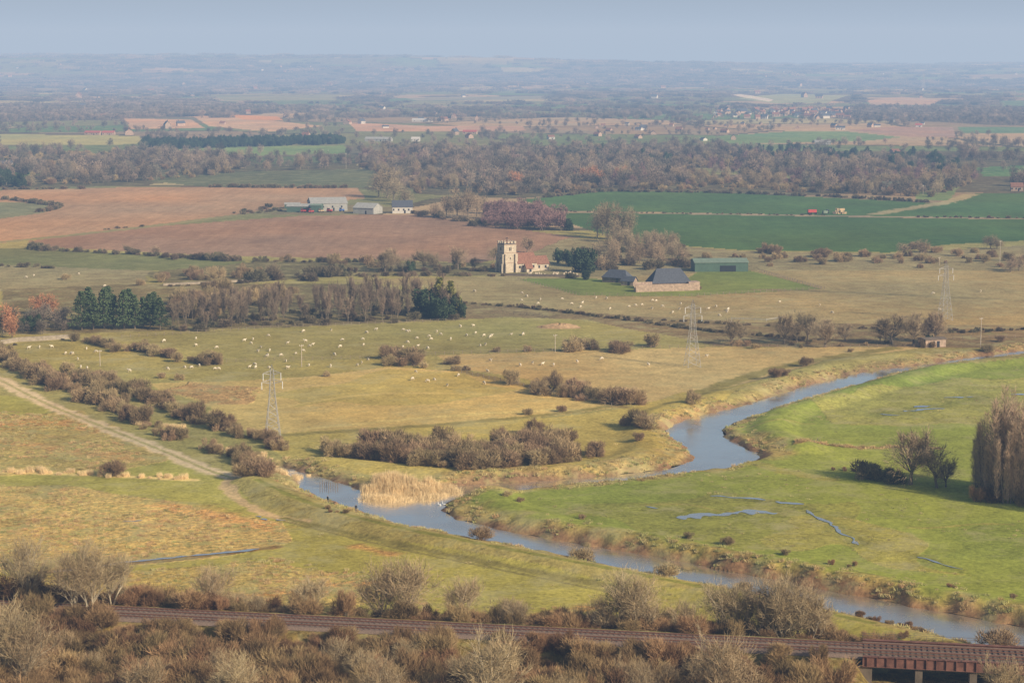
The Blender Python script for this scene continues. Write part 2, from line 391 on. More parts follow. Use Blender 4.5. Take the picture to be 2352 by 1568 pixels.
M['gshed']=simple('green_sheet',(.065,.12,.085),rough=.6,var=.2)
M['gsheet2']=simple('green_roof_sheet',(.19,.25,.18),rough=.6,var=.2)
M['asb']=simple('fibre_cement_roof',(.36,.36,.33),var=.2)
M['steel']=simple('galvanised_steel',(.40,.385,.35),rough=.7,var=.1)
M['insul']=simple('insulator',(.75,.75,.73),rough=.3,var=.05)
M['rust']=simple('rusty_rail',(.18,.09,.06),rough=.7,var=.3,scale=2)
M['girder']=simple('red_oxide_girder',(.20,.10,.075),rough=.8,var=.5,scale=.8)
M['ballast']=simple('ballast',(.23,.165,.125),var=.4,scale=4)
M['sleeper']=simple('sleeper',(.16,.12,.10),var=.3)
M['wool']=simple('sheep_wool',(.66,.58,.44),var=.12,scale=4,rnd=.15)
M['black']=simple('dark_cloth',(.03,.03,.035),var=.2)
M['skin']=simple('skin',(.5,.33,.25),var=.05)
M['jeans']=simple('trousers',(.05,.06,.09),var=.1)
M['red']=simple('red_paint',(.50,.06,.05),rough=.5,var=.2)
M['redroof']=simple('red_sheet_roof',(.42,.12,.09),rough=.7,var=.2)
M['blue']=simple('blue_tarp',(.08,.16,.42),var=.2)
M['straw']=simple('straw_bales',(.60,.45,.27),var=.3,scale=1.5)
M['swan']=simple('swan_white',(.85,.84,.80),var=.04)
M['muck']=simple('manure_heap',(.40,.27,.15),var=.4,scale=.5)
# water
def water_mat():
    m,nt,out=nodes('river_water')
    pos=N(nt,'ShaderNodeNewGeometry').outputs['Position']
    mp=N(nt,'ShaderNodeMapping');nt.links.new(pos,mp.inputs[0]);mp.inputs['Scale'].default_value=(1,.6,1)
    a=noise(nt,mp.outputs[0],1.1,3,.6); b=noise(nt,pos,.05,4,.65)
    bp=N(nt,'ShaderNodeBump');bp.inputs['Strength'].default_value=.35;bp.inputs['Distance'].default_value=.05;nt.links.new(a,bp.inputs['Height'])
    g=N(nt,'ShaderNodeBsdfGlossy');g.inputs['Color'].default_value=(1.0,.97,.92,1);nt.links.new(mrange(nt,b,.35,.65,.06,.34),g.inputs['Roughness']);nt.links.new(bp.outputs[0],g.inputs['Normal'])
    d=N(nt,'ShaderNodeBsdfDiffuse');d.inputs['Color'].default_value=(.28,.24,.18,1)
    lw=N(nt,'ShaderNodeFresnel');lw.inputs['IOR'].default_value=1.6;nt.links.new(bp.outputs[0],lw.inputs['Normal'])
    ms=N(nt,'ShaderNodeMixShader');nt.links.new(mrange(nt,lw.outputs[0],0,.5,.35,.95),ms.inputs[0]);nt.links.new(d.outputs[0],ms.inputs[1]);nt.links.new(g.outputs[0],ms.inputs[2])
    nt.links.new(ms.outputs[0],out.inputs[0]);return m
M['water']=water_mat()
# ---------------------------------------------------------------- mesh builder
class MB:
    def __init__(s): s.v=[];s.f=[];s.m=[]
    def add(s,v,f,m=0):
        o=len(s.v);s.v+= [tuple(p) for p in v];s.f+=[tuple(i+o for i in q) for q in f];s.m+=[m]*len(f)
    def tube(s,p0,p1,r0,r1,n=4,m=0):
        p0=Vector(p0);p1=Vector(p1);d=(p1-p0)
        if d.length<1e-6:return
        d.normalize();a=d.orthogonal().normalized();b=d.cross(a)
        vs=[]
        for p,r in((p0,r0),(p1,r1)):
            for k in range(n):
                t=2*math.pi*k/n;vs.append(p+a*(r*math.cos(t))+b*(r*math.sin(t)))
        s.add(vs,[(k,(k+1)%n,n+(k+1)%n,n+k) for k in range(n)]+[tuple(range(n,2*n))],m)
    def box(s,c,d,rz=0,m=0):
        x,y,z=d[0]/2,d[1]/2,d[2]/2;cr,sr=math.cos(rz),math.sin(rz);vs=[]
        for k in range(8):
            a=x if k&1 else -x;b=y if k&2 else -y;e=z if k&4 else -z
            vs.append((c[0]+a*cr-b*sr,c[1]+a*sr+b*cr,c[2]+e))
        s.add(vs,[(0,2,3,1),(4,5,7,6),(0,1,5,4),(2,6,7,3),(0,4,6,2),(1,3,7,5)],m)
    def twig(s,p,d,L,w,m=1):
        d=d.normalized();a=d.cross(Vector((random.gauss(0,1),random.gauss(0,1),random.gauss(0,1))))
        if a.length<1e-4:return
        a.normalize();a*=w/2
        s.add([p-a,p+a,p+d*L+a*.3,p+d*L-a*.3],[(0,1,2,3)],m)
    def mesh(s,name,mats):
        me=bpy.data.meshes.new(name);me.from_pydata(s.v,[],s.f);me.polygons.foreach_set('material_index',s.m)
        for x in mats: me.materials.append(M[x] if isinstance(x,str) else x)
        me.update();return me
    def obj(s,name,mats,parent=None,loc=(0,0,0),rz=0):
        o=bpy.data.objects.new(name,s.mesh(name,mats));o.location=loc;o.rotation_euler[2]=rz
        return link(o,parent)
def rv(): 
    return Vector((random.gauss(0,1),random.gauss(0,1),random.gauss(0,1))).normalized()
def lumps(n,R,Hh,zb=0,flat=1):
    L=[]
    for k in range(n):
        t=random.uniform(0,6.28);rr=R*math.sqrt(random.random())*.7
        hh=random.uniform(.15,.76)*Hh*(1-.4*(rr/R))
        L.append((Vector((rr*math.cos(t),rr*math.sin(t)*flat,zb+hh)),random.uniform(.2,.42)*R,random.uniform(.16,.30)*Hh+.1))
    return L
def bare_tree(seed,h,maxlev=3,trunk=.2,ang=40,up=.12,nt=12,tl=1.0,tw=.05,r0=.26,stems=1,kids=(6,5,4,3),mats=('bark','tw_brown'),cloud=0,cR=5,czb=.18,cnl=12):
    random.seed(seed);b=MB()
    def rec(p,d,L,r,lev):
        ns=3;pts=[p]
        q=p.copy();dd=d.copy()
        for k in range(ns):
            dd=(dd+rv()*.16+Vector((0,0,up))).normalized();n=q+dd*(L/ns)
            b.tube(q,n,r*(1-.25*k),r*(1-.25*(k+1)),5 if lev<2 else 3,0);q=n;pts.append(q)
        if lev>=maxlev:
            for k in range(nt):
                i=random.random()*ns;j=min(int(i),ns-1);pp=pts[j].lerp(pts[j+1],i-j)
                b.twig(pp,dd+rv()*.8+Vector((0,0,.2)),tl*random.uniform(.5,1.2),tw,1)
            return
        n=kids[min(lev,len(kids)-1)]
        for k in range(n):
            i=(random.uniform(.3 if lev else .25,1))*ns if k<n-1 else ns;j=min(int(i),ns-1);pp=pts[j].lerp(pts[j+1],i-j)
            a=math.radians(random.uniform(ang*.5,ang*1.3));o=dd.orthogonal().normalized();t=random.uniform(0,6.28)
            side=(o*math.cos(t)+dd.cross(o)*math.sin(t))
            nd=dd*math.cos(a)+side*math.sin(a)
            if nd.z<-.1: nd.z*=-.3
            rec(pp,nd.normalized(),L*random.uniform(.6,.85)*(1.15 if lev==0 else 1),r*.5,lev+1)
    for s_ in range(stems):
        st=Vector((random.uniform(-.5,.5),random.uniform(-.5,.5),0))*(stems>1)
        rec(st,(Vector((0,0,1))+Vector((random.uniform(-1,1),random.uniform(-1,1),0))*(.3 if stems>1 else .05)).normalized(),h*trunk*random.uniform(.9,1.1),r0,0)
    zs=max(v[2] for v in b.v);k=h*.96/zs
    b.v=[(x*k,y*k,z*k) for x,y,z in b.v]
    if cloud:
        L=lumps(cnl,cR,h*(1-czb),h*czb)
        for k in range(cloud):
            c,r,hz=random.choice(L);d=rv();q=random.uniform(.1,1)**.5
            p=c+Vector((d.x*r*q,d.y*r*q,d.z*hz*q))
            b.twig(p,d+rv()*.5+Vector((0,0,.35)),tl*random.uniform(.5,1.2),tw,1)
        for c,r,hz in L: b.tube((0,0,h*.2),c,.09 if tw>.04 else .05,.02,3,0)
    return b.mesh('bare_tree',mats)
def poplar(seed,h,R,n,mats=('bark','tw_pale')):
    "a clump of upright leaders, each with its own plume of ascending shoots"
    random.seed(seed);b=MB()
    lead=[(0,0,h,R)]+[(random.uniform(-1,1)*R*1.2,random.uniform(-1,1)*R*1.2,h*random.uniform(.6,.93),R*random.uniform(.45,.75)) for _ in range(5)]
    for x,y,hh,r in lead:
        b.tube((x*.4,y*.4,-.3),(x,y,hh*.93),.15,.03,5,0)
        for k in range(26):
            z=hh*random.uniform(.08,.8);t=random.uniform(0,6.28);rr=r*random.uniform(.5,1)
            b.tube((x,y,z),(x+rr*math.cos(t),y+rr*math.sin(t),z+hh*random.uniform(.1,.2)),.04,.012,3,1)
        for k in range(n//6):
            f=random.random()**.9;z=hh*(.06+.92*f);rr=r*(min(1,.35+f*1.6)*(1-f)**.5+.04)*random.random()**.5*(1+.35*math.sin(13*f+x*5));t=random.uniform(0,6.28)
            b.twig(Vector((x+rr*math.cos(t),y+rr*math.sin(t),z)),Vector((math.cos(t)*.5,math.sin(t)*.5,1))+rv()*.5,random.uniform(.4,1.1),.045,1)
    return b.mesh('poplar',mats)
def scrub(seed,R=2.2,Hh=3,n=2300,tl=.55,tw=.06,nl=11,mats=('bark','tw_scrub'),stem=5):
    random.seed(seed);b=MB();L=lumps(nl,R,Hh)
    for k in range(n):
        c,r,hz=random.choice(L);d=rv();q=random.uniform(.3,1)**.5
        p=c+Vector((d.x*r*q,d.y*r*q,d.z*hz*q)); 
        if p.z<.03: p.z=random.uniform(.03,.5)
        dd=(p-Vector((c.x*.4,c.y*.4,-.2))).normalized()+rv()*.7
        b.twig(p,dd,tl*random.uniform(.5,1.3),tw,1)
    for k in range(stem*3):
        t=random.uniform(0,6.28);c=random.choice(L)[0]
        b.tube((.3*math.cos(t),.3*math.sin(t),-.3),c+rv()*.3,.07,.02,3,0)
    return b.mesh('scrub',mats)
def leafy(seed,R,Hh,n,ls,nl=14,zb=0,mats=('bark','ever'),trunk=.3,flat=1):
    random.seed(seed);b=MB();L=lumps(nl,R,Hh,zb,flat)
    b.tube((0,0,-.3),(0,0,zb+Hh*.6),trunk,trunk*.4,6,0)
    for c,r,hz in L: b.tube((0,0,zb+.1*Hh),c,trunk*.35,.04,3,0)
    for k in range(n):
        c,r,hz=random.choice(L);d=rv();q=random.uniform(.45,1)**.5
        p=c+Vector((d.x*r*q,d.y*r*q,d.z*hz*q));p.z=max(p.z,.05)
        a=(d+rv()*.8).normalized();u_=a.orthogonal().normalized()*ls*random.uniform(.5,1);w_=a.cross(u_)*.7
        b.add([p-u_,p-w_,p+u_,p+w_],[(0,1,2,3)],1)
    return b.mesh('leafy',mats)
def conifer(seed,h,R,n,ls,zb=.15,mats=('bark','pine'),shape=1.0):
    random.seed(seed);b=MB();b.tube((0,0,-.3),(0,0,h*.95),.28,.05,6,0)
    whorls=int(h*1.3)
    for w in range(whorls):
        z=h*(zb+(1-zb)*w/whorls);rr=R*(1-(w/whorls)**(1.6*shape))*random.uniform(.55,1.15)+.3
        for k in range(6):
            t=random.uniform(0,6.28);q=Vector((math.cos(t)*rr,math.sin(t)*rr,random.uniform(-.1,.35)))
            b.tube((0,0,z),Vector((0,0,z))+q,.06,.02,3,0)
            for j in range(n):
                s_=random.uniform(.25,1);p=Vector((0,0,z))+q*s_+rv()*.45
                a=rv();u_=a.orthogonal().normalized()*ls*random.uniform(.5,1);w_=a.cross(u_)*.55
                b.add([p-u_,p-w_,p+u_,p+w_],[(0,1,2,3)],1)
    return b.mesh('conifer',mats)
def fartree(seed,R,h,n,L_,w,mats=('bark','tw_far'),zb=.15,nl=12):
    random.seed(seed);b=MB();L=lumps(nl,R,h*(1-zb),h*zb)
    b.tube((0,0,-.5),(0,0,h*.6),.3,.1,5,0)
    for c,r,hz in L: b.tube((0,0,h*.22),c,.13,.04,3,0)
    for k in range(n):
        c,r,hz=random.choice(L);d=rv();q=random.uniform(.2,1)**.5
        p=c+Vector((d.x*r*q,d.y*r*q,d.z*hz*q))
        b.twig(p,d+rv()*.6+Vector((0,0,.3)),L_*random.uniform(.5,1.2),w,1)
    return b.mesh('fartree',mats)
def clump(seed,mats=('bark','tw_far'),W=80,D=45,h=12,n=44):
    random.seed(seed);b=MB()
    for t in range(n):
        x=random.gauss(0,W*.27);y=random.gauss(0,D*.27);hh=h*random.uniform(.5,1.2);R=random.uniform(3,6)
        for k in range(70):
            d=rv();p=Vector((x+d.x*R,y+d.y*R,hh*.55+d.z*hh*.42))
            b.twig(p,d+rv()*.6,random.uniform(1.5,3),1.1,1)
    return b.mesh('clump',mats)
def coll(name,meshes):
    c=bpy.data.collections.new(name)
    for k,me in enumerate(meshes):
        me.name=name; o=bpy.data.objects.new(name,me);c.objects.link(o)
    return c
CO={}
T_oak=[bare_tree(s,11,tw=.05,cloud=1900,cR=5.4,tl=.9,cnl=18) for s in (1,2,3,4)]
T_pale=[bare_tree(s,10,maxlev=3,trunk=.24,ang=36,up=.14,stems=2,kids=(5,4,4),tw=.032,tl=.75,r0=.13,mats=('bark_pale','tw_fpale'),nt=12,cloud=2600,cR=3.9,czb=.22,cnl=20) for s in (11,12,13,14,15)]
T_pop=[poplar(s,14,1.5,4300) for s in (21,22,23)]
T_plant=[bare_tree(s,13,trunk=.35,ang=22,up=.4,kids=(6,4,3),maxlev=3,tw=.08,nt=12,tl=1.2,mats=('bark','tw_plant'),r0=.14) for s in (25,26,27)]
T_scrub=[scrub(s) for s in (31,32,33,34,35,36,37)]
T_fore=[scrub(s,R=2.2,Hh=3.2,n=2900,tl=.65,tw=.042,mats=('bark','tw_fore')) for s in (41,42,43,44,45,46)]
T_hedge=[scrub(s,R=2.2,Hh=2.6,n=1300,tl=.6,tw=.12,mats=('bark','tw_dark')) for s in (51,52,53,54)]
T_far=[fartree(s,5.5,13,560,1.5,.28) for s in (61,62,63,64,65)]
T_purple=[fartree(s,5.0,11,900,1.2,.24,mats=('bark','tw_purple')) for s in (71,72)]
T_big=[fartree(s,5.0,15,1700,1.3,.12,mats=('bark','tw_brown'),zb=.1,nl=18) for s in (75,76)]
T_clump=[clump(s) for s in (81,82,83)]
T_ever=[leafy(s,4.5,11,2600,.42) for s in (91,92,93)]
T_pine=[conifer(s,14,3.6,22,.42) for s in (101,102,103)]
T_gold=[conifer(s,13,2.8,20,.4,zb=.05,mats=('bark','gold')) for s in (105,)]
T_orange=[fartree(s,5,11,1300,.9,.18,mats=('bark','orange'),zb=.1) for s in (111,112)]
def reedm(seed,n=300,R=1.6,h=2.4,mat='reed',w=.06,lean=.15):
    random.seed(seed);b=MB()
    for k in range(n):
        t=random.uniform(0,6.28);r=R*math.sqrt(random.random())
        b.twig(Vector((r*math.cos(t),r*math.sin(t),-.1)),Vector((random.gauss(0,lean),random.gauss(0,lean),1)),h*random.uniform(.6,1.1),w,0)
    return b.mesh('reeds',(mat,))
T_reed=[reedm(s) for s in (121,122)]
T_tuss=[reedm(s,60,.55,.5,'tuss',.07,.5) for s in (123,124)]
T_rush=[reedm(s,70,.6,.7,'rush',.07,.45) for s in (125,126)]
for nme,l in dict(bare_tree=T_oak,pale_tree=T_pale,poplar=T_pop,plantation_tree=T_plant,scrub_bush=T_scrub,foreground_bush=T_fore,hedge_bush=T_hedge,woodland_tree=T_far,alder=T_purple,tall_tree=T_big,woodland_canopy=T_clump,evergreen=T_ever,pine=T_pine,cypress=T_gold,russet_tree=T_orange,reed_stand=T_reed,grass_tussock=T_tuss,rush_tussock=T_rush).items():
    CO[nme]=coll(nme,l)
NG={}
def ng(cname):
    if cname in NG:return NG[cname]
    g=bpy.data.node_groups.new('scatter_'+cname,'GeometryNodeTree')
    g.interface.new_socket('Geometry',in_out='INPUT',socket_type='NodeSocketGeometry');g.interface.new_socket('Geometry',in_out='OUTPUT',socket_type='NodeSocketGeometry')
    i=g.nodes.new('NodeGroupInput');o=g.nodes.new('NodeGroupOutput');ip=g.nodes.new('GeometryNodeInstanceOnPoints');ci=g.nodes.new('GeometryNodeCollectionInfo')
    ci.inputs['Collection'].default_value=CO[cname];ci.inputs['Separate Children'].default_value=True;ci.inputs['Reset Children'].default_value=True
    def na(n,t):
        a=g.nodes.new('GeometryNodeInputNamedAttribute');a.data_type=t;a.inputs['Name'].default_value=n;return a.outputs['Attribute']
    g.links.new(i.outputs[0],ip.inputs['Points']);g.links.new(ci.outputs[0],ip.inputs['Instance'])
    ip.inputs['Pick Instance'].default_value=True
    g.links.new(na('idx','INT'),ip.inputs['Instance Index']);g.links.new(na('scl','FLOAT_VECTOR'),ip.inputs['Scale'])
    cx=g.nodes.new('ShaderNodeCombineXYZ');g.links.new(na('rot','FLOAT'),cx.inputs['Z']);g.links.new(cx.outputs[0],ip.inputs['Rotation'])
    g.links.new(ip.outputs[0],o.inputs[0]);NG[cname]=g;return g
def scatter(name,P,cname,smin=.8,smax=1.2,S=None,sink=.05):
    P=np.asarray(P,float)
    if len(P)==0:return
    z=H(P[:,0],P[:,1])-sink
    n=len(P);me=bpy.data.meshes.new(name);me.vertices.add(n)
    me.vertices.foreach_set('co',np.stack([P[:,0],P[:,1],z],1).astype(np.float32).ravel())
    if S is None:
        s=smin+(smax-smin)*rng.random(n)**1.25;S=np.stack([s*rng.uniform(.8,1.25,n),s*rng.uniform(.8,1.25,n),s*rng.uniform(.75,1.2,n)],1)
    elif np.ndim(S)==1: S=np.stack([S,S,S],1)
    me.attributes.new('scl','FLOAT_VECTOR','POINT').data.foreach_set('vector',np.asarray(S,np.float32).ravel())
    me.attributes.new('rot','FLOAT','POINT').data.foreach_set('value',rng.uniform(0,6.28,n).astype(np.float32))
    me.attributes.new('idx','INT','POINT').data.foreach_set('value',rng.integers(0,len(CO[cname].objects),n).astype(np.int32))
    o=link(bpy.data.objects.new(name,me));md=o.modifiers.new('scatter','NODES');md.node_group=ng(cname);return o
def onland(P): 
    P=np.asarray(P); 
    return P[~pip(P[:,0],P[:,1],RIV)] if len(P) else P
def along(pts,step,jit,gap=0,z=0):
    L=ats(pts,z);out=[]
    for a,b in zip(L[:-1],L[1:]):
        n=max(1,int(np.linalg.norm(b-a)/step))
        for k in range(n):
            if rng.random()<gap: continue
            out.append(a+(b-a)*((k+rng.random())/n)+rng.normal(0,jit,2))
    return np.array(out)
def inpoly(pts,n=None,dens=None,z=0):
    P=ats(pts,z);lo=P.min(0);hi=P.max(0);area=(hi-lo).prod()
    n0=int(area*dens)
    q=rng.uniform(lo,hi,(n0,2));return q[pip(q[:,0],q[:,1],P)]
def sc(pts,step,jit,name,cname,a,b,gap=0): scatter(name,onland(along(pts,step,jit,gap)),cname,a,b)
def place(name,me,p,s,w=1):
    o=bpy.data.objects.new(name,me);o.location=(p[0],p[1],float(H(p[0:1],p[1:2])[0])-.05);o.rotation_euler[2]=random.uniform(0,6.28);o.scale=(s*w,s*w,s)
    return link(o)
def single(name,me,u_,v_,hpx,natural,w=1,z=0):
    return place(name,me,at(u_,v_,0),hpx/ppm(v_)/natural,w)
# ---------------------------------------------------------------- vegetation, middle ground
S='scrub_bush'
sc([(-40,800),(20,835),(70,862),(130,885),(200,912),(290,950),(370,996),(420,1012)],1.8,1.6,'hawthorn_hedge',S,.6,1.8,.05)
sc([(60,842),(120,862),(200,880)],4,2,'hawthorn_hedge',S,.8,1.4)
sc([(185,868),(235,885),(330,910),(400,945),(480,972),(545,1002)],1.8,1.8,'hawthorn_hedge',S,.6,1.8,.05)
sc([(180,780),(240,795),(290,808)],3,1.5,'hawthorn_hedge',S,.7,1.4)
sc([(310,806),(400,820)],2.2,2,'hawthorn_hedge',S,.8,1.7)
sc([(415,830),(505,838)],2.2,2,'hawthorn_hedge',S,.8,1.7)
sc([(375,868),(430,872)],3,1.2,'hawthorn_hedge',S,.7,1.1)
sc([(480,1035),(560,1060),(600,1092)],2.4,1.5,'hawthorn_hedge',S,.8,1.4)
sc([(590,1000),(660,1035)],2.2,1.5,'hawthorn_hedge',S,.6,1.2)
scatter('willow_scrub',onland(inpoly([(820,1052),(860,1030),(980,1022),(1080,1042),(1200,1015),(1300,1015),(1335,1060),(1300,1078),(1200,1072),(1100,1090),(980,1086),(880,1066)],dens=.13)),S,.6,2.0)
sc([(730,1036),(820,1050)],3,1.5,'willow_scrub',S,.8,1.4)
sc([(1240,1000),(1340,1020)],4,2.5,'willow_scrub',S,.9,1.6)
sc([(1335,1045),(1390,1050)],3,1.5,'willow_scrub',S,.9,1.4)
sc([(1425,975),(1445,980)],2,1,'hawthorn_bush',S,1.1,1.4)
sc([(1455,985),(1490,992)],1.5,1,'hawthorn_bush',S,1.5,2.1)
sc([(1555,930),(1595,935)],3,1,'hawthorn_bush',S,1,1.4)
sc([(1250,892),(1300,905),(1380,922)],2.4,2.2,'hawthorn_hedge',S,.9,1.9)
sc([(1400,925),(1455,928)],1.8,2,'hawthorn_hedge',S,1.5,2.2)
sc([(1182,882),(1235,888)],3,1.5,'hawthorn_hedge',S,1,1.6)
sc([(900,838),(1000,842)],2.6,2.5,'hawthorn_hedge',S,.9,1.6)
sc([(920,822),(975,828)],2.4,2.5,'hawthorn_hedge',S,1.5,2.3)
sc([(1000,812),(1230,810)],6,2,'hawthorn_hedge',S,.5,1.2,.35)
sc([(1335,806),(1430,806)],2.6,3,'hawthorn_hedge',S,1.1,1.9)
sc([(1440,796),(1490,796)],4,3,'hawthorn_hedge',S,1.1,1.9)
sc([(1000,835),(1075,856)],7,2,'hawthorn_hedge',S,.7,1.4)
sc([(600,868),(700,872),(800,870)],14,3,'hawthorn_bush',S,.5,1.0,.5)
for u_,v_,h_ in ((1105,1238,38),(1337,1280,42),(1530,1328,40),(1710,1368,30),(1335,1192,14),(1580,1236,18),(1670,1250,22),(1802,1274,16),(2290,1502,62),(258,1092,42),(1852,842,24),(1780,875,26),(1800,872,20),(1290,945,18),(1212,952,18),(1470,1020,22),(1165,1152,16),(1195,1162,14),(560,1104,40),(590,1100,55),(610,1104,45),(152,642,16),(2300,785,18),(2268,805,22),(2325,1376,14),(1606,664,9),(1600,664,9)):
    single('bramble_bush',T_scrub[(u_*7)%7],u_,v_,h_,3.0,1.15)
for seg in ([(1905,1295),(1975,1302)],[(2170,1352),(2235,1358)],[(1960,1420),(2130,1465)],[(750,1185),(800,1195)],[(1910,1075),(1960,1082),(2040,1098)]):
    sc(seg,1.5,.9,'bramble_patch','foreground_bush',.2,.5,.1)
sc([(1965,1090),(2050,1104)],2.5,2,'bramble_thicket','hedge_bush',1.1,1.6)
single('oak_tree',T_oak[0],2090,1112,150,11,1.15);single('oak_tree',T_oak[1],2152,1120,120,11,1)
single('oak_tree',T_oak[2],2172,1118,80,11,.9)
for u_,v_,h_ in ((2262,1130,190),(2300,1140,262),(2335,1148,230),(2375,1150,255),(2280,1120,205),(2245,1118,140),(2320,1128,240),(2350,1135,215),(2410,1140,250),(2440,1150,250),(2268,1142,150),(2315,1155,170),(2480,1170,250),(2520,1190,260),(2560,1200,250),(2500,1150,240)):
    single('poplar_tree',T_pop[u_%3],u_,v_,h_,14,1.05)
sc([(2230,1138),(2420,1168)],2.6,3,'poplar_undergrowth','foreground_bush',.7,1.4)
scatter('rough_ditch_growth',along([(1830,1030),(1880,1018),(1990,1030),(2060,1025),(2160,1030)],.6,.7),'rush_tussock',.6,1.5)
for u_,v_,h_,w_ in ((1680,792,72,1),(1800,790,82,1),(1855,784,84,1.1),(1895,797,76,1.2),(1942,784,50,1.1),(2050,792,84,1.3),(2098,792,88,1),(2150,786,84,1),(2130,786,70,1),(1700,786,50,1),(1830,786,55,1),(2020,788,60,1)):
    single('bare_tree',T_oak[(u_//3)%4],u_,v_,h_,11,w_)
sc([(1660,795),(1900,798),(2160,792)],5,4,'field_hedge',S,.4,1.1)
sc([(1060,697),(1200,706),(1350,724),(1480,740),(1600,758),(1780,775),(1860,785)],1.7,.6,'field_hedge','hedge_bush',.35,.7,.06)
sc([(1500,735),(1780,750),(2200,760),(2450,755)],2,.6,'field_hedge','hedge_bush',.25,.55,.15)
sc([(2180,765),(2500,752)],2.2,.7,'field_hedge','hedge_bush',.4,.8,.1)
# plantation and pines
Pp=inpoly([(390,764),(640,750),(1050,732),(1030,700),(860,690),(660,705),(520,722),(400,735)],dens=.028)
scatter('poplar_plantation',Pp,'plantation_tree',.75,1.15)
scatter('plantation_undergrowth',inpoly([(390,764),(640,752),(1050,736),(1040,715),(860,705),(660,720),(400,745)],dens=.02),'hedge_bush',.6,1.4)
scatter('willow_thicket',inpoly([(390,735),(520,722),(650,706),(680,665),(520,672),(400,690)],dens=.025),S,1.0,2.2)
for u_,v_,h_ in ((188,758,92),(215,757,85),(240,755,96),(262,754,80),(285,756,92),(310,755,80),(345,755,82),(368,757,76),(330,750,70),(205,745,88),(250,745,90),(298,745,84),(355,748,80)):
    single('pine_tree',T_pine[u_%3],u_,v_,h_,14,1.15)
for u_,v_,h_ in ((985,728,88),(1010,726,92),(1035,728,86),(1050,730,60)):
    single('cypress_tree',T_gold[0] if u_>1000 else T_ever[0],u_,v_,h_,13 if u_>1000 else 11,1.2)
scatter('ivy_trees',inpoly([(950,735),(1060,733),(1050,712),(960,715)],dens=.03),'evergreen',.7,1.0)
for u_,v_,h_ in ((105,722,66),(85,722,55),(8,765,80),(28,775,60)): single('russet_tree',T_orange[u_%2],u_,v_,h_,11,1)
scatter('garden_trees',inpoly([(-150,780),(0,775),(170,765),(150,725),(0,735),(-150,740)],dens=.016),'woodland_tree',.35,.7)
scatter('garden_evergreens',inpoly([(-150,780),(0,778),(130,768),(130,740),(0,740),(-150,740)],dens=.004),'evergreen',.5,.85)
# church surroundings
for pts in ([(60,572),(180,578),(400,590),(560,600),(700,602),(870,602)],[(0,612),(130,616)],[(1160,634),(1000,634),(780,634)],[(1290,640),(1320,640)]):
    sc(pts,3,1.5,'field_hedge','hedge_bush',.5,1.2,.12)
sc([(400,592),(540,600)],3,3,'field_hedge','hedge_bush',1.2,1.8)
sc([(60,570),(110,575)],3,3,'field_hedge','hedge_bush',1.2,2)
sc([(350,650),(480,640),(600,635)],4,5,'field_scrub',S,.8,1.9)
sc([(350,640),(480,630),(600,628)],6,5,'field_scrub',S,.8,1.7)
sc([(600,645),(700,640),(780,630)],4,4,'field_scrub','hedge_bush',1.4,2.6)
sc([(640,600),(900,612),(1130,615)],9,4,'field_scrub',S,1,2)
sc([(780,625),(1130,622)],5,3,'churchyard_hedge','hedge_bush',.9,1.6)
for u_,v_,h_,w_ in ((295,584,26,1.4),(357,586,26,1.3),(885,626,58,1),(900,622,62,1),(975,622,58,1.1),(1052,618,62,1),(1135,600,42,1),(915,622,40,1),(940,624,40,1),(1210,580,42,1),(1090,620,35,1),(628,642,45,1.2),(1000,622,50,1)):
    single('bare_tree',T_oak[(u_//3)%4],u_,v_,h_,11,w_)
for u_,v_,h_,w_ in ((942,625,35,1),(1048,615,45,.7),(1282,604,42,1),(1300,608,44,.9),(1338,625,76,1.0),(1320,612,58,1),(1358,626,62,.9),(1347,642,30,1.1),(1305,530,38,1)):
    single('yew_tree',T_ever[u_%3],u_,v_,h_,11,w_*1.0)
scatter('copse',inpoly([(1370,622),(1590,612),(1600,575),(1480,560),(1380,575)],dens=.008),'tall_tree',.5,.95)
scatter('copse_undergrowth',inpoly([(1370,625),(1590,618),(1600,575),(1440,560),(1330,575)],dens=.006),'hedge_bush',1,2.2)
for u_,v_,h_,w_ in ((1372,545,85,.9),(1395,548,98,.9),(1420,550,96,.9),(1445,552,88,.9),(1408,556,70,1),(1436,562,50,1.2),(1384,540,90,.8)):
    single('tall_tree',T_big[u_%2],u_,v_,h_,15,w_)
for u_,v_,h_,w_ in ((890,455,85,1.35),(905,462,60,1.5),(870,452,70,1.2),(930,470,50,1.3),(1050,500,75,1.1),(1075,502,78,1.1),(1095,498,60,1),(1025,500,60,1),(1000,500,40,1.2),(1110,490,50,1)):
    single('tall_tree',T_big[u_%2],u_,v_,h_,15,w_)
scatter('alder_copse',inpoly([(1120,525),(1290,530),(1290,510),(1200,485),(1120,490)],dens=.02),'alder',.8,1.15)
sc([(950,490),(1130,520)],7,3,'field_hedge','hedge_bush',1,2)
sc([(1700,578),(2040,592),(2160,575)],7,6,'field_scrub',S,1,1.9)
sc([(1600,592),(1900,602),(2352,595)],7,8,'field_scrub',S,.8,1.7)
scatter('rough_scrub',inpoly([(1720,582),(2040,588),(2500,560),(2500,615),(1740,618)],dens=.002),S,.5,1.6)
for u_,v_,h_ in ((2075,588,35),(2115,588,45),(2275,572,38),(2290,572,30),(2340,622,45),(2320,625,35)): single('bare_tree',T_big[u_%2],u_,v_,h_,15,1.8)
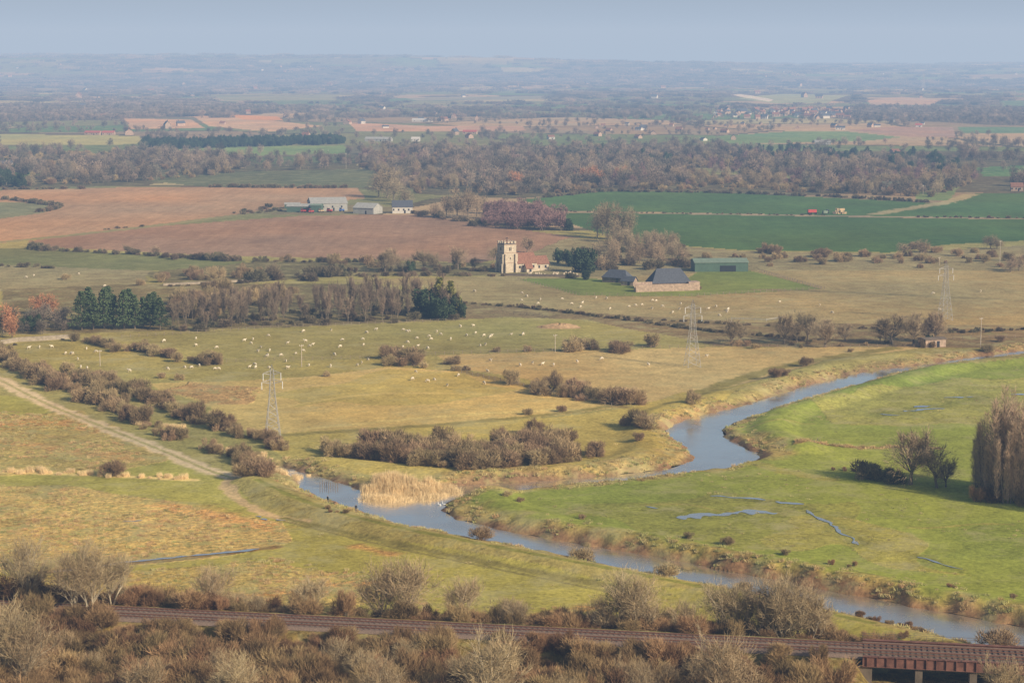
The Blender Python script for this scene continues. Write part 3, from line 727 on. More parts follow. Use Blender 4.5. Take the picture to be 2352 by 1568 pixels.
# hedges on far fields
for pts,a_,b_ in (([(0,458),(60,463),(140,475),(100,488)],1.0,1.4),([(480,430),(640,432),(800,432)],1,1.6),([(0,436),(200,434)],.8,1.4),([(1240,455),(1380,440),(1640,443),(1900,452),(2140,466)],.8,1.3),([(2100,499),(2450,503)],.4,.8),([(1290,486),(1460,489),(1900,495)],.3,.5),([(650,484),(560,492)],.5,1),([(240,528),(330,520)],.4,.8)):
    sc(pts,3.5,1.2,'field_hedge','hedge_bush',a_,b_,.05)
sc([(560,490),(660,478)],5,6,'field_scrub','hedge_bush',.6,1.4)
# woods 1.4-3 km
def wd(name,pts,dens,a_=.75,b_=1.15,c='woodland_tree',th=.46,s=71): 
    P=inpoly(pts,dens=dens); P=P[fbm(P[:,0]/90,P[:,1]/150,s)>th]
    scatter(name,P,c,a_,b_)
BAND=[(830,388),(960,445),(1190,452),(1380,436),(1640,438),(2140,452),(2180,440),(2240,420),(2240,400),(2000,372),(1700,352),(1540,345),(1100,345),(830,352)]
wd('woodland',BAND,.0075,.45,1.2)
wd('woodland',BAND,.0022,.6,1.05,'tall_tree',.52,75)
wd('woodland',BAND,.0015,.5,1.1,'alder',.55,78)
wd('woodland_scrub',BAND,.004,1.0,2.4,S,.3,79)
wd('woodland',[(2240,425),(2500,440),(2500,412),(2240,408)],.007)
wd('woodland',[(2230,400),(2200,350),(2500,350),(2500,378),(2240,384)],.0045)
LB=[(0,352),(330,352),(560,362),(560,398),(330,418),(0,432),(-200,430),(-200,355)]
wd('woodland',LB,.0052,.45,1.2);wd('woodland',LB,.0012,.6,1.0,'tall_tree',.5,75);wd('woodland_scrub',LB,.003,1.0,2.2,S,.3,79)
wd('woodland',[(560,378),(830,372),(830,385),(560,392)],.0035,.6,1)
wd('woodland_evergreens',[(1280,375),(1400,378),(1560,400),(1560,372),(1400,350),(1280,350)],.0012,.7,1.2,'evergreen',0)
wd('woodland_evergreens',[(1690,372),(2000,385),(2200,400),(2230,365),(1900,345),(1690,340)],.0010,.7,1.2,'evergreen',0)
wd('woodland_evergreens',[(0,430),(60,430),(60,370),(0,370)],.002,.8,1.2,'evergreen',0)
wd('conifer_belt',[(318,340),(340,345),(790,332),(785,322),(560,328),(340,330)],.012,.8,1.1,'evergreen',0)
for u_,v_,h_ in ((1342,425,45),(1362,425,52),(1378,424,38),(1430,420,46),(1310,420,32),(1185,430,50)): single('russet_tree',T_orange[u_%2],u_,v_,h_,11,1)
single('bare_tree',T_big[0],612,393,30,15,1.6);single('bare_tree',T_big[1],690,390,38,15,1.6)
# far countryside: hedgerow trees and woods
n=46000
yy=rng.uniform(1750,4600,n);xx=rng.uniform(-1,1,n)*(.32*yy+60)
f1,f2,idv=vor(xx/330+.35*fbm(xx/500,yy/500,31),yy/420+.3,3)
keep=((yy>1900)&woodmask(xx,yy)&(rng.random(n)<.5))|(((f2-f1)<.035)&(rng.random(n)<.7))|(rng.random(n)<.035)
holes=[[(285,268),(440,268),(740,287),(620,306),(300,300)],[(800,278),(1210,288),(1200,305),(820,306)],[(-100,304),(340,308),(330,336),(-100,336)],[(330,338),(800,330),(800,356),(350,354)],[(1540,322),(1800,298),(2200,288),(2195,320),(1990,328),(1690,336)],[(1664,213),(1960,213),(1960,240),(1664,240)],[(1980,222),(2170,222),(2170,244),(1980,244)],[(480,217),(790,217),(780,236),(500,236)],[(930,218),(1270,216),(1260,234),(950,236)],[(300,398),(1000,386),(830,434),(350,420)],[(0,437),(300,430),(820,430),(840,470),(0,560)],[(1190,455),(1380,440),(2500,440),(2500,560),(1300,560)],[(520,258),(650,262),(650,280),(520,276)],[(2200,288),(2500,288),(2500,310),(2200,310)],[(1630,252),(1960,250),(1960,276),(1630,276)]]
def clear(x,y):
    m=np.ones(x.shape,bool)
    for h_ in holes: m&=~pip(x,y,ats(h_))
    return m
keep&=clear(xx,yy)
scatter('distant_trees',np.stack([xx,yy],1)[keep],'woodland_tree',.4,1.0)
vp=inpoly([(1630,252),(1960,250),(1960,276),(1630,276)],dens=.0008);scatter('village_trees',vp,'woodland_tree',.3,.7)
n=46000
iy=rng.uniform(1/17500,1/3600,n);yy=1/iy;xx=rng.uniform(-1,1,n)*(.34*yy+60)
f1,f2,idv=vor(xx/330+.35*fbm(xx/500,yy/500,31),yy/420+.3,3)
keep=((woodmask(xx,yy)&(rng.random(n)<.34))|(((f2-f1)<.05)&(rng.random(n)<.35))|(rng.random(n)<.02))&clear(xx,yy)
P=np.stack([xx,yy],1)[keep];s_=np.interp(P[:,1],[3600,17000],[.35,1.4])*rng.uniform(.5,1.2,len(P))
scatter('distant_woods',P,'woodland_canopy',S=np.stack([s_*1.3,s_*.8,np.clip(s_,.5,1.1)],1))
# ---------------------------------------------------------------- foreground scrub by the railway
def rail_pts(n,t0,t1,s0,s1): 
    s=rng.uniform(s0,s1,n);t=rng.uniform(t0,t1,n);return RA+np.outer(s,RD)+np.outer(t,RN),t
Ltot=np.linalg.norm(RB-RA); sB=(BRX-RA[0])/RD[0]
P,t=rail_pts(1250,5.5,48,-60,sB-4)
zg=H(P[:,0],P[:,1]);s_al=(P[:,0]-RA[0])/RD[0]
lim=(5.0+.284*t-zg)+np.where(s_al<16,2.5,0)+2.6*(fbm(P[:,0]/7,P[:,1]/7,19)-.5)
hh=np.clip(np.minimum(rng.uniform(1.4,6.5,len(P)),lim),.5,6.5)
scatter('railway_scrub',P,'foreground_bush',S=np.stack([hh/3.2*rng.uniform(.6,1.1,len(P))+.2,hh/3.2*rng.uniform(.6,1.1,len(P))+.2,hh/3.2],1))
P,t=rail_pts(330,-18,-6.0,-60,sB*.9);P=P[fbm(P[:,0]/14,P[:,1]/14,23)>.4];scatter('railway_scrub',P,'foreground_bush',.3,1.5)
P,t=rail_pts(70,-20,-8,sB*.55,sB+8);scatter('railway_scrub',P,'foreground_bush',.5,1.5)
P,t=rail_pts(60,-16,-5,-60,20);scatter('railway_scrub',P,'foreground_bush',1.0,2.0)
P,t=rail_pts(60,8,30,sB,Ltot+40);scatter('bridge_scrub',P,'foreground_bush',.3,.7)
for u_,v_,h_ in ((70,1420,190),(10,1590,240),(55,1600,220),(175,1455,170),(215,1450,185),(485,1428,150),(705,1442,140),(875,1446,185),(930,1450,195),(1055,1440,140),(1440,1475,200),(1470,1478,180),(1125,1660,250),(1650,1650,240),(1765,1485,190),(1825,1482,180),(1800,1490,200),(1660,1475,170),(1700,1470,150),(540,1650,180),(330,1640,160),(1560,1480,120),(1390,1475,130),(1880,1480,115),(870,1650,170),(2310,1640,150),(260,1440,140),(1860,1486,150)):
    single('ash_tree',T_pale[(u_//5)%5],u_,v_,h_,10,1.05)
P,t=rail_pts(26,12,38,-40,sB-10)
for p in P: place('ash_tree',T_pale[random.randrange(5)],p,random.uniform(.5,.85),1.05)
P,t=rail_pts(14,-18,-9,-40,sB)
for p in P: place('ash_tree',T_pale[random.randrange(5)],p,random.uniform(.4,.8),1.1)
# ---------------------------------------------------------------- reeds and tussocks
def raw(pts,dens):return inpoly(pts,dens=dens)
P=raw([(835,1138),(840,1118),(880,1108),(960,1110),(1040,1108),(1045,1122),(1000,1134),(900,1140)],1.0);scatter('reed_bed',P[vn(P[:,0]/2.5,P[:,1]/2.5,33)>.16],'reed_stand',.6,1.3,sink=-.0)
for pts,st in (([(640,1062),(690,1088),(760,1108),(815,1120)],1.6),([(600,1050),(640,1070),(690,1080)],1.2),([(460,1030),(520,1035),(580,1045)],1.2),([(375,980),(425,985)],.8),([(0,1082),(200,1089),(450,1101)],1.3),([(280,955),(330,975)],1.5)):
    scatter('reed_fringe',along(pts,st,1.1),'reed_stand',.25,.7)
def fringe(name,off0,off1,n,cn,a_,b_):
    L=RIV;seg=np.linalg.norm(np.roll(L,-1,0)-L,axis=1);cs=np.cumsum(seg)
    k=np.searchsorted(cs,rng.uniform(0,cs[-1],n));a0=L[k%len(L)];b0=L[(k+1)%len(L)]
    P=a0+(b0-a0)*rng.random((n,1));th=rng.uniform(0,6.28,n);P=P+np.stack([np.cos(th),np.sin(th)],1)*rng.uniform(off0,off1,n)[:,None]
    d=pdist(P[:,0],P[:,1],RIV,14,True);P=P[(~pip(P[:,0],P[:,1],RIV))&(d>1.8)];P=P[fbm(P[:,0]/12,P[:,1]/12,93)>.42];scatter(name,P,cn,a_,b_)
fringe('river_bank_grass',2.5,9,7000,'grass_tussock',.6,1.5)
fringe('river_bank_rushes',2.5,7,1000,'rush_tussock',.7,1.4)
def rough(name,pts,dens,cn,a_,b_,s,th=.52):
    P=inpoly(pts,dens=dens);P=P[fbm(P[:,0]/9,P[:,1]/13,s)>th];scatter(name,P,cn,a_,b_)
for pts in ([(-60,940),(160,955),(340,1050),(300,1075),(-60,1080)],[(-60,1110),(200,1125),(420,1155),(640,1205),(650,1240),(500,1265),(100,1300),(-60,1320)],[(-60,1345),(300,1310),(620,1280),(1000,1340),(1300,1400),(900,1400),(300,1410),(-60,1410)]):
    rough('rush_clumps',pts,.4,'rush_tussock',.4,1.0,88,.58);rough('tussock_grass',pts,.4,'grass_tussock',.5,1.2,89,.5)
rough('rush_clumps',[(400,882),(620,890),(560,925),(440,915)],.3,'rush_tussock',.5,1.0,88,.5)
for pts in ([(1100,1140),(1550,1100),(1750,1070),(2352,1150),(2352,1430),(1700,1310)],[(1780,965),(1900,910),(2352,840),(2352,1000),(1900,1010)],[(560,1010),(1200,970),(1440,940),(1520,1000),(1540,1070),(760,1080)],[(600,1130),(1000,1250),(1600,1370),(1900,1450),(900,1400),(650,1250)]):
    rough('meadow_tussocks',pts,.06,'grass_tussock',.4,.9,95,.54)
# ---------------------------------------------------------------- water
def flat_poly(name,P,z,mat,parent=None):
    import bmesh
    bm=bmesh.new();vs=[bm.verts.new((p[0],p[1],z)) for p in P];bm.faces.new(vs);bmesh.ops.triangulate(bm,faces=bm.faces[:])
    me=bpy.data.meshes.new(name);bm.to_mesh(me);bm.free()
    for p in me.polygons:
        if p.normal.z<0: p.flip()
    me.materials.append(M[mat]);return link(bpy.data.objects.new(name,me),parent)
RC=RIV
nx=np.roll(RC,-1,0)-np.roll(RC,1,0);nx/=np.linalg.norm(nx,axis=1)[:,None]+1e-9
ar=.5*np.sum(RC[:,0]*np.roll(RC[:,1],-1)-np.roll(RC[:,0],-1)*RC[:,1])
sgn=1 if ar>0 else -1
RO=RC+np.stack([nx[:,1],-nx[:,0]],1)*sgn*1.2
flat_poly('river',RO,WZ,'water')
ZS=[.06]
def strip(pts,w,z=None,br=.35):
    "shallow flood water lying in a wandering hollow: ribbon of quads, width varying, broken by gaps"
    ZS[0]+=.006; z=ZS[0] if z is None else z
    L=smooth_line(ats(pts),3);out=[];
    for a_,c_ in zip(L[:-1],L[1:]):
        l_=np.linalg.norm(c_-a_)
        if l_<.05: continue
        n_=max(1,int(l_/.5))
        for k in range(n_): out.append(a_+(c_-a_)*k/n_)
    P=np.array(out)
    T=P[np.minimum(np.arange(len(P))+5,len(P)-1)]-P[np.maximum(np.arange(len(P))-5,0)];T/=np.linalg.norm(T,axis=1)[:,None]+1e-9;Nn=np.stack([-T[:,1],T[:,0]],1)
    P=P+Nn*((vn(P[:,0]/5,P[:,1]/5,5)-.5)*2.0)[:,None]
    e=np.minimum(np.arange(len(P)),np.arange(len(P))[::-1]);tap=np.clip(e/5,0,1)
    wl=w*tap*np.clip(vn(P[:,0]/1.7,P[:,1]/1.7,6)*1.6-br,0,1);wr=w*tap*np.clip(vn(P[:,0]/1.7,P[:,1]/1.7,7)*1.6-br,0,1)
    A=P+Nn*wl[:,None];B=P-Nn*wr[:,None];b=MB()
    for k in range(len(P)-1):
        if wl[k]+wr[k]<.08 or wl[k+1]+wr[k+1]<.08: continue
        b.add([(A[k][0],A[k][1],z),(B[k][0],B[k][1],z),(B[k+1][0],B[k+1][1],z),(A[k+1][0],A[k+1][1],z)],[(0,1,2,3)],0)
    if b.f:
        o=b.obj('flood_water',('water',))
        for p in o.data.polygons:
            if p.normal.z<0: p.flip()
strip([(1550,1187),(1620,1183),(1700,1177),(1790,1177)],2.6);strip([(1640,1181),(1740,1172)],1.6)
strip([(1630,1140),(1700,1142),(1760,1149)],.9);strip([(1780,1152),(1850,1158)],1.5)
strip([(1860,1170),(1885,1192),(1920,1214),(1955,1236),(1980,1252)],.8,br=.4)
strip([(2110,1278),(2160,1295),(2210,1309)],.6,br=.4);strip([(1480,1163),(1530,1169)],.8)
strip([(2320,905),(2400,908)],1.6);strip([(2080,946),(2120,942),(2170,938)],2.0);strip([(2170,915),(2250,911)],1.2);strip([(2020,952),(2070,955)],1.0);strip([(2100,936),(2140,933)],1.5)
strip([(120,1312),(220,1300),(300,1292),(450,1277),(520,1270),(600,1260)],.8,br=.3)
strip([(590,1185),(612,1196)],1.0,br=.3);strip([(634,1193),(658,1197)],.8,br=.3)
strip([(280,1199),(330,1196)],1.2)
# ---------------------------------------------------------------- railway and bridge
rail=bpy.data.objects.new('railway',None);link(rail)
ra=math.atan2(RD[1],RD[0]);b=MB();tr=MB()
def rp(s,t,z):q=RA+RD*s+RN*t;return (q[0],q[1],z)
b.add([rp(-150,-4.3,4.0),rp(-150,4.3,4.0),rp(sB,4.3,4.0),rp(sB,-4.3,4.0),rp(-150,-3.6,4.35),rp(-150,3.6,4.35),rp(sB,3.6,4.35),rp(sB,-3.6,4.35)],[(4,5,6,7),(0,4,7,3),(1,2,6,5)],0)
b.obj('ballast',('ballast',),rail)
for tc in (-1.8,1.8):
    for r_ in (-.72,.72):
        c=rp(Ltot/2-40,tc+r_,4.52);tr.box(c,(Ltot+260,.10,.16),ra,0)
sl=MB()
for k in range(int((Ltot+260)/.9)):
    for tc in (-1.8,1.8): sl.box(rp(-150+k*.9,tc,4.38),(.26,2.5,.12),ra,0)
tr.obj('rails',('rust',),rail);sl.obj('sleepers',('sleeper',),rail)
br=bpy.data.objects.new('railway_bridge',None);link(br);g=MB();st=MB()
Lb=110
for tt_ in (-4.6,4.6,0):
    g.box(rp(sB+Lb/2,tt_,3.75),(Lb,.35,1.5 if tt_ else 1.1),ra,0)
    if tt_:
        g.box(rp(sB+Lb/2,tt_,4.54),(Lb,.7,.08),ra,0);g.box(rp(sB+Lb/2,tt_,2.96),(Lb,.7,.08),ra,0)
        for k in range(int(Lb/1.5)): g.box(rp(sB+k*1.5+.7,tt_+.28*np.sign(tt_),3.75),(.1,.2,1.49),ra,0)
g.box(rp(sB+Lb/2,0,4.2),(Lb,8.6,.14),ra,1)
for k in range(14):
    s0=sB+.4+k*8.2
    for tt_ in (-3.9,3.9,0): st.box(rp(s0,tt_,1.1),(1.1 if k else 2.2,1.4,3.56),ra,0)
    st.box(rp(s0,0,2.7),(1.0,7.7,.38),ra,0)
for k in range(int(Lb/2.5)):
    for tt_ in (-5.0,5.0): st.box(rp(sB+k*2.5,tt_,5.0),(.07,.07,.95),ra,0)
for tt_ in (-5,5):
    for z_ in (5.1,5.45): st.box(rp(sB+Lb/2,tt_,z_),(Lb,.045,.045),ra,0)
g.obj('girders',('girder','ballast'),br);st.obj('piers',('stone_d',),br)
# ---------------------------------------------------------------- buildings
def gable(name,u_,v_,w,d,he,hr,rz,wall,roof,parent=None,off=(0,0),wins=2,door=True,hip=0,over=.35,openfront=False):
    p=at(u_,v_);e=parent
    if parent is None:
        e=bpy.data.objects.new(name,None);e.location=(p[0],p[1],0);e.rotation_euler[2]=rz;link(e)
    x0,y0=off;W=MB();x,y=w/2,d/2
    vs=[(-x,-y,-.4),(x,-y,-.4),(x,y,-.4),(-x,y,-.4),(-x,-y,he),(x,-y,he),(x,y,he),(-x,y,he)]
    hx=x-hip*d/2
    fs=[(0,1,5,4),(1,2,6,5),(2,3,7,6),(3,0,4,7)]
    if hip==0:
        vs+=[(-x,0,hr),(x,0,hr)];fs+=[(4,7,8),(6,5,9)]
    vs=[(a+x0,b_+y0,c) for a,b_,c in vs];W.add(vs,fs,0);W.obj('walls',(wall,),e)
    R=MB();o=over;th=.18;sl_=(hr-he)/y;ze=he-o*sl_+.06;zr=hr+.06
    rx=(x+o) if hip==0 else max(hx,.2)
    A=[(-x-o,-y-o,ze),(x+o,-y-o,ze),(rx,0,zr),(-rx,0,zr)];B=[(x+o,y+o,ze),(-x-o,y+o,ze),(-rx,0,zr),(rx,0,zr)]
    v2=A+B;v2=[(a+x0,b_+y0,c) for a,b_,c in v2];v3=[(a,b_,c+th) for a,b_,c in v2]
    f=[(8,9,10,11),(12,13,14,15),(0,3,2,1),(4,7,6,5),(0,1,9,8),(4,5,13,12)]
    if hip: f+=[(1,2,10,9),(1,4,12,9),(9,12,15,10),(0,8,13,5),(8,11,14,13)]
    else: f+=[(1,2,10,9),(0,8,11,3),(4,12,15,7),(5,6,14,13)]
    R.add(v2+v3,f,0);R.obj('roof',(roof,),e)
    if wins or door:
        D=MB()
        for k in range(wins):
            xx_=x0-x+w*(k+.5)/max(wins,1)+ (.0 if not door else -.8)
            D.box((xx_,y0-y-.03,he*.58),(.95,.10,1.1),0,0);D.box((xx_,y0-y-.05,he*.58-.62),(1.15,.2,.12),0,1)
        if door: D.box((x0+w*.12,y0-y-.03,1.05),(1.1 if not openfront else w*.3,.10,2.1 if not openfront else he*.85),0,0)
        D.obj('windows_and_door',('win','wood'),e)
    return e
# church
cx=at(1172,626);ch=bpy.data.objects.new('parish_church',None);ch.location=(cx[0],cx[1],0);ca_=math.radians(30);ch.rotation_euler[2]=ca_;link(ch)
tw=MB();s6=6.4
tw.box((0,3.2,6.3),(s6,s6,13.6),0,0)
for z_ in (4.6,9.2,12.9): tw.box((0,3.2,z_),(s6+.3,s6+.3,.25),0,1)
for sx in (-1,1):
    for sy in (-1,1):
        for k,(hh_,ww) in enumerate(((4.4,1.3),(8.8,.9))):
            tw.box((sx*(s6/2+ww/2),3.2+sy*(s6/2-.5),hh_/2-.2),(ww,.9,hh_),0,0);tw.box((sx*(s6/2-.5),3.2+sy*(s6/2+ww/2),hh_/2-.2),(.9,ww,hh_-.03),0,0)
for k in range(4):
    q=-s6/2+.55+k*(s6-1.1)/3
    for sgn_ in (-1,1):
        tw.box((q,3.2+sgn_*(s6/2-.15),14.0),(1.0,.3,.95),0,0)
        if 0<k<3: tw.box((sgn_*(s6/2-.15),3.2+q,14.0),(.3,1.0,.95),0,0)
for sgn_ in (-1,1):
    for q in (3.2-s6/2+.5,3.2+s6/2-.5): tw.box((sgn_*(s6/2-.16),q,13.98),(.3,.7,.9),0,0)
tw.box((0,3.2,13.3),(s6-.7,s6-.7,.2),0,2)
tw.obj('tower_walls',('stone','brick','slate'),ch)
tb=MB()
for z_,h_ in ((10.9,1.5),(6.6,.9)):
    for dx in ((-.35,.35) if z_>8 else (0,)): tb.box((dx,-.02,z_),(.4,.1,h_),0,0);tb.box((-s6/2-.02,3.2+dx,z_),(.1,.4,h_),0,0)
tb.box((-s6/2-.02,3.2,1.6),(.1,1.5,2.8),0,0);tb.obj('tower_openings',('win',),ch)
vt=MB();vt.tube((0,3.2,13.3),(0,3.2,16.2),.07,.04,5,0);vt.box((0,3.2,15.7),(1.3,.05,.35),0,0)
vt.add([(-2.2,1,13.4),(2.2,1,13.4),(2.2,5.4,13.4),(-2.2,5.4,13.4),(0,3.2,14.7)],[(0,1,4),(1,2,4),(2,3,4),(3,0,4)],1);vt.obj('weathervane',('black','tile'),ch)
gable('nave',0,0,11,7.6,4.2,8.4,0,'stone','tile',ch,(s6/2+5.4,3.4),3,False)
gable('chancel',0,0,7,5.8,3.4,6.6,0,'stone','tile',ch,(s6/2+14.3,3.2),2,False)
gable('porch',0,0,3.2,3,2.0,3.8,0,'stone','tile',ch,(s6/2+5.2,-2.0),0,True)
# gravestones
gs=MB()
for p in inpoly([(1210,632),(1330,634),(1330,626),(1210,628)],dens=.08):gs.box((p[0],p[1],.4),(.6,.15,1.0),.5,0)
gs.obj('gravestones',('stone',))
# barns by the church
b1=gable('flint_barn',1535,664,17,9,3.4,8.8,math.radians(14),'brick','slate',hip=.7,wins=0,door=True)
fw=MB();fw.box((-4,-7.5,1.3),(26,.5,3.4),0,0);fw.box((9,-2.5,1.3),(.5,9.5,3.4),0,0);fw.box((9.5,-4,1.6),(5,5,4.0),0,0)
fw.box((-13,-5.2,2.0),(8,.3,4.0),0,0)
fw.obj('yard_wall',('brick',),b1)
gable('slate_outbuilding',1418,648,12,6,2.4,5.4,math.radians(-30),'stone_d','slate',hip=.7,wins=0,door=True)
gable('slate_outbuilding',1445,655,6,4,2.0,3.8,math.radians(-30),'brick','slate',wins=0,door=True)
gable('green_barn',1652,621,25,12,4.2,5.6,math.radians(4),'gshed','gsheet2',wins=0,door=True,openfront=True)
# farm
gable('farm_shed',752,482,24,22,5,8.2,math.radians(12),'asb','asb',wins=4,door=True)
gable('farm_shed',700,486,22,10,3.6,5.0,math.radians(-5),'gshed','asb',wins=0,door=True,openfront=True)
gable('farm_shed',728,487,7,8,4.4,5.2,math.radians(-5),'gshed','gsheet2',wins=0,door=False)
gable('farm_shed',845,490,15,12,3.8,6.6,math.radians(-25),'asb','asb',wins=0,door=True)
gable('farm_house',924,489,13,8,4.2,8,math.radians(5),'white','slate',wins=4,door=True)
gable('lean_to_shed',672,478,10,7,2.6,3.6,0,'gshed','asb',wins=0,door=True)
for u_,v_,c in ((697,488,'red'),(715,489,'red'),(757,487,'red'),(785,486,'blue'),(738,488,'straw')):
    p=at(u_,v_);b=MB()
    b.box((0,0,1.2),(3.4,1.7,.9),0,0);b.box((-.8,0,2.0),(1.4,1.5,.9),0,1);b.box((-.8,0,2.5),(1.5,1.6,.1),0,0)
    for xx_,r_ in ((-.95,.75),(1.15,.5)):
        for yy_ in (-.9,.9): b.tube((xx_,yy_-.15,r_),(xx_,yy_+.15,r_),r_,r_,12,2)
    b.obj('farm_tractor',(c,'win','black'),None,(p[0],p[1],0),random.uniform(-.6,.6))
# trailer and bales in the green field
p=at(1865,492);b=MB();b.box((0,0,2.1),(5.5,2.4,1.8),0,0);b.box((0,0,1.05),(6,2.2,.2),0,1)
for xx_ in (-2,-.9,2.4):
    for yy_ in (-1.1,1.1): b.tube((xx_,yy_-.15,.55),(xx_,yy_+.15,.55),.55,.55,12,1)
b.box((4.0,0,.9),(1.6,.15,.15),0,1);b.obj('farm_trailer',('red','black'),None,(p[0],p[1],0),.15)
b=MB();p=at(1930,491)
for k in range(30):
    lv_=random.choice((.6,.6,1.8,2.9));b.box((random.uniform(-4.5,4.5)*(1-lv_*.2),random.uniform(-2,2),lv_),(1.8,1.2,1.2),random.uniform(-.4,.4),0 if random.random()<.8 else 1)
b.obj('straw_bale_stack',('straw','wood'),None,(p[0],p[1],0))
b=MB();p=at(1895,491);b.box((0,0,1.2),(3,2,1.6),0,0);b.box((1.8,0,2),(1.4,1.6,1.2),0,1)
for xx_ in (-1,1.6):
    for yy_ in (-1,1): b.tube((xx_,yy_-.15,.6),(xx_,yy_+.15,.6),.6,.6,12,2)
b.obj('farm_tractor',('gsheet2','win','black'),None,(p[0],p[1],0),.3)
# muck heap
b=MB();p=at(1285,752);n_=26;hp=[]
for j in range(8):
    for k in range(n_):
        t=6.283*k/n_;r=(1-j/7.5);hp.append((9*r*math.cos(t)*random.uniform(.85,1.1),4*r*math.sin(t)*random.uniform(.85,1.1),max(-.1,1.6*(1-r*r)*random.uniform(.8,1.15)-.1)))
b.add(hp,[(j*n_+k,j*n_+(k+1)%n_,(j+1)*n_+(k+1)%n_,(j+1)*n_+k) for j in range(7) for k in range(n_)],0);b.obj('manure_heap',('muck',),None,(p[0],p[1],0))
# brick ruin with ivy
gable('pillbox_building',2140,795,8,5,2.6,2.9,math.radians(20),'brick','stone_d',wins=1,door=True);single('ivy_growth',leafy(400,3.0,2.0,1500,.3,trunk=.1),2138,789,20,2.0,1)
# walls and fences
def wall(name,pts,h,w,mat):
    L=ats(pts);b=MB()
    for a_,c_ in zip(L[:-1],L[1:]):
        d_=c_-a_;l_=np.linalg.norm(d_);m_=(a_+c_)/2;b.box((m_[0],m_[1],h/2-.1),(l_,w,h),math.atan2(d_[1],d_[0]),0);b.box((m_[0],m_[1],h-.06),(l_-.01,w+.12,.12),math.atan2(d_[1],d_[0]),0)
    b.obj(name,(mat,))
wall('garden_wall',[(0,792),(40,785),(100,782),(170,777)],1.6,.4,'oldwall')
wall('garden_wall',[(-120,790),(0,792)],1.6,.4,'oldwall')
wall('old_flint_wall',[(375,656),(460,652),(580,646)],1.0,.4,'oldwall')
sc([(0,796),(80,788),(170,781)],5,1.0,'wall_foot_scrub','hedge_bush',.3,.8,.3)
sc([(375,659),(580,649)],5,1.0,'wall_foot_scrub','hedge_bush',.3,.9,.3)
wall('churchyard_wall',[(1150,633),(1330,637)],1.1,.4,'stone_d')
def fence(pts,step=3.0,h=1.2,mat='wood',name='post_and_wire_fence',pw=.12,rails=(.5,1.05),rw=.035):
    L=ats(pts);b=MB()
    for a_,c_ in zip(L[:-1],L[1:]):
        d_=c_-a_;l_=np.linalg.norm(d_);n_=max(1,int(l_/step));rz=math.atan2(d_[1],d_[0])
        for k in range(n_):
            q=a_+d_*k/n_;b.box((q[0],q[1],h/2-.1),(pw,pw,h+.2),rz,0)
        m_=(a_+c_)/2
        for z_ in rails:b.box((m_[0],m_[1],z_),(l_,rw,rw*1.4),rz,0)
    b.obj(name,(mat,))
fence([(280,776),(640,753),(1060,737)]);fence([(1190,643),(1330,678),(1560,682),(1885,664),(1740,622)],pw=.16)
fence([(1740,622),(1900,666)]);fence([(520,832),(870,823),(1000,815),(1350,804),(1640,798),(2120,798)])
fence([(1060,856),(1420,937)]);fence([(1800,1030),(1870,1020),(1885,1012)],2.5);fence([(1180,722),(1240,727),(1260,733)],2.5,rw=.1)
fence([(1680,735),(1760,738),(1800,732)],4,1.1,'asb','rail_fence',.12,(.6,.95),.07)
fence([(480,1030),(640,1068)]);fence([(2150,780),(2352,775)],3);fence([(0,1558),(250,1566)],2.5)
# gate by the sluice
b=MB();p=at(600,1092)
for xx_ in (-.7,.7): b.box((xx_,0,.7),(.16,.16,1.6),0,0)
for z_ in (.3,.6,.9,1.2,1.4): b.box((0,0,z_),(1.3,.06,.09),0,0)
b.obj('field_gate',('stone',),None,(p[0],p[1],0))
b=MB();p=at(755,1118,WZ)
for k in range(9): b.box((-2+k*.5,.4*math.sin(k),.2),(.14,.14,2.2+.4*math.sin(k*2)),0,0)
b.obj('mooring_posts',('stone_d',),None,(p[0],p[1],WZ))
# ---------------------------------------------------------------- pylons and poles
def pylon(u_,v_,vtop,rz=.3,k=1.0):
    p=at(u_,v_);Hh=(v_-vtop)/ppm(v_);b=MB();r=.085*k
    w=[(0,Hh*.10),(.28*Hh,Hh*.07),(.55*Hh,Hh*.04),(.75*Hh,Hh*.028),(.93*Hh,Hh*.02),(Hh,.05)]
    lv=np.linspace(0,Hh*.93,11)
    wd_=lambda z:np.interp(z,[a for a,_ in w],[c for _,c in w])
    cor=lambda z:[(s1*wd_(z),s2*wd_(z),z) for s1,s2 in ((-1,-1),(1,-1),(1,1),(-1,1))]
    for a_,c_ in zip(lv[:-1],lv[1:]):
        A=cor(a_);B=cor(c_)
        for q in range(4):
            b.tube(A[q],B[q],r,r,4,0);b.tube(A[q],B[(q+1)%4],r*.55,r*.55,3,0);b.tube(A[(q+1)%4],B[q],r*.55,r*.55,3,0);b.tube(B[q],B[(q+1)%4],r*.5,r*.5,3,0)
    for c_ in cor(lv[-1]): b.tube(c_,(0,0,Hh),r,r*.6,3,0)
    arms=[]
    for z_,l_ in ((.76*Hh,Hh*.14),(.88*Hh,Hh*.12)):
        for s_ in (-1,1):
            tip=(s_*l_,0,z_)
            for yy_ in (-1,1): b.tube((s_*wd_(z_),yy_*wd_(z_),z_-.3),tip,r*.8,r*.6,3,0);b.tube((s_*wd_(z_),yy_*wd_(z_),z_+.6),tip,r*.8,r*.6,3,0)
            b.tube(tip,(tip[0],0,z_-1.9),.10,.10,6,1);arms.append((tip[0],0,z_-1.9))
    b.obj('electricity_pylon',('steel','insul'),None,(p[0],p[1],0),rz)
    return [(p[0]+x*math.cos(rz),p[1]+x*math.sin(rz),z) for x,_,z in arms]
A1=pylon(627,1004,833,.25);A2=pylon(1590,842,685,.25,.85);A3=pylon(2170,735,598,.25,.85);A4=pylon(2121,206,166,.2,3)
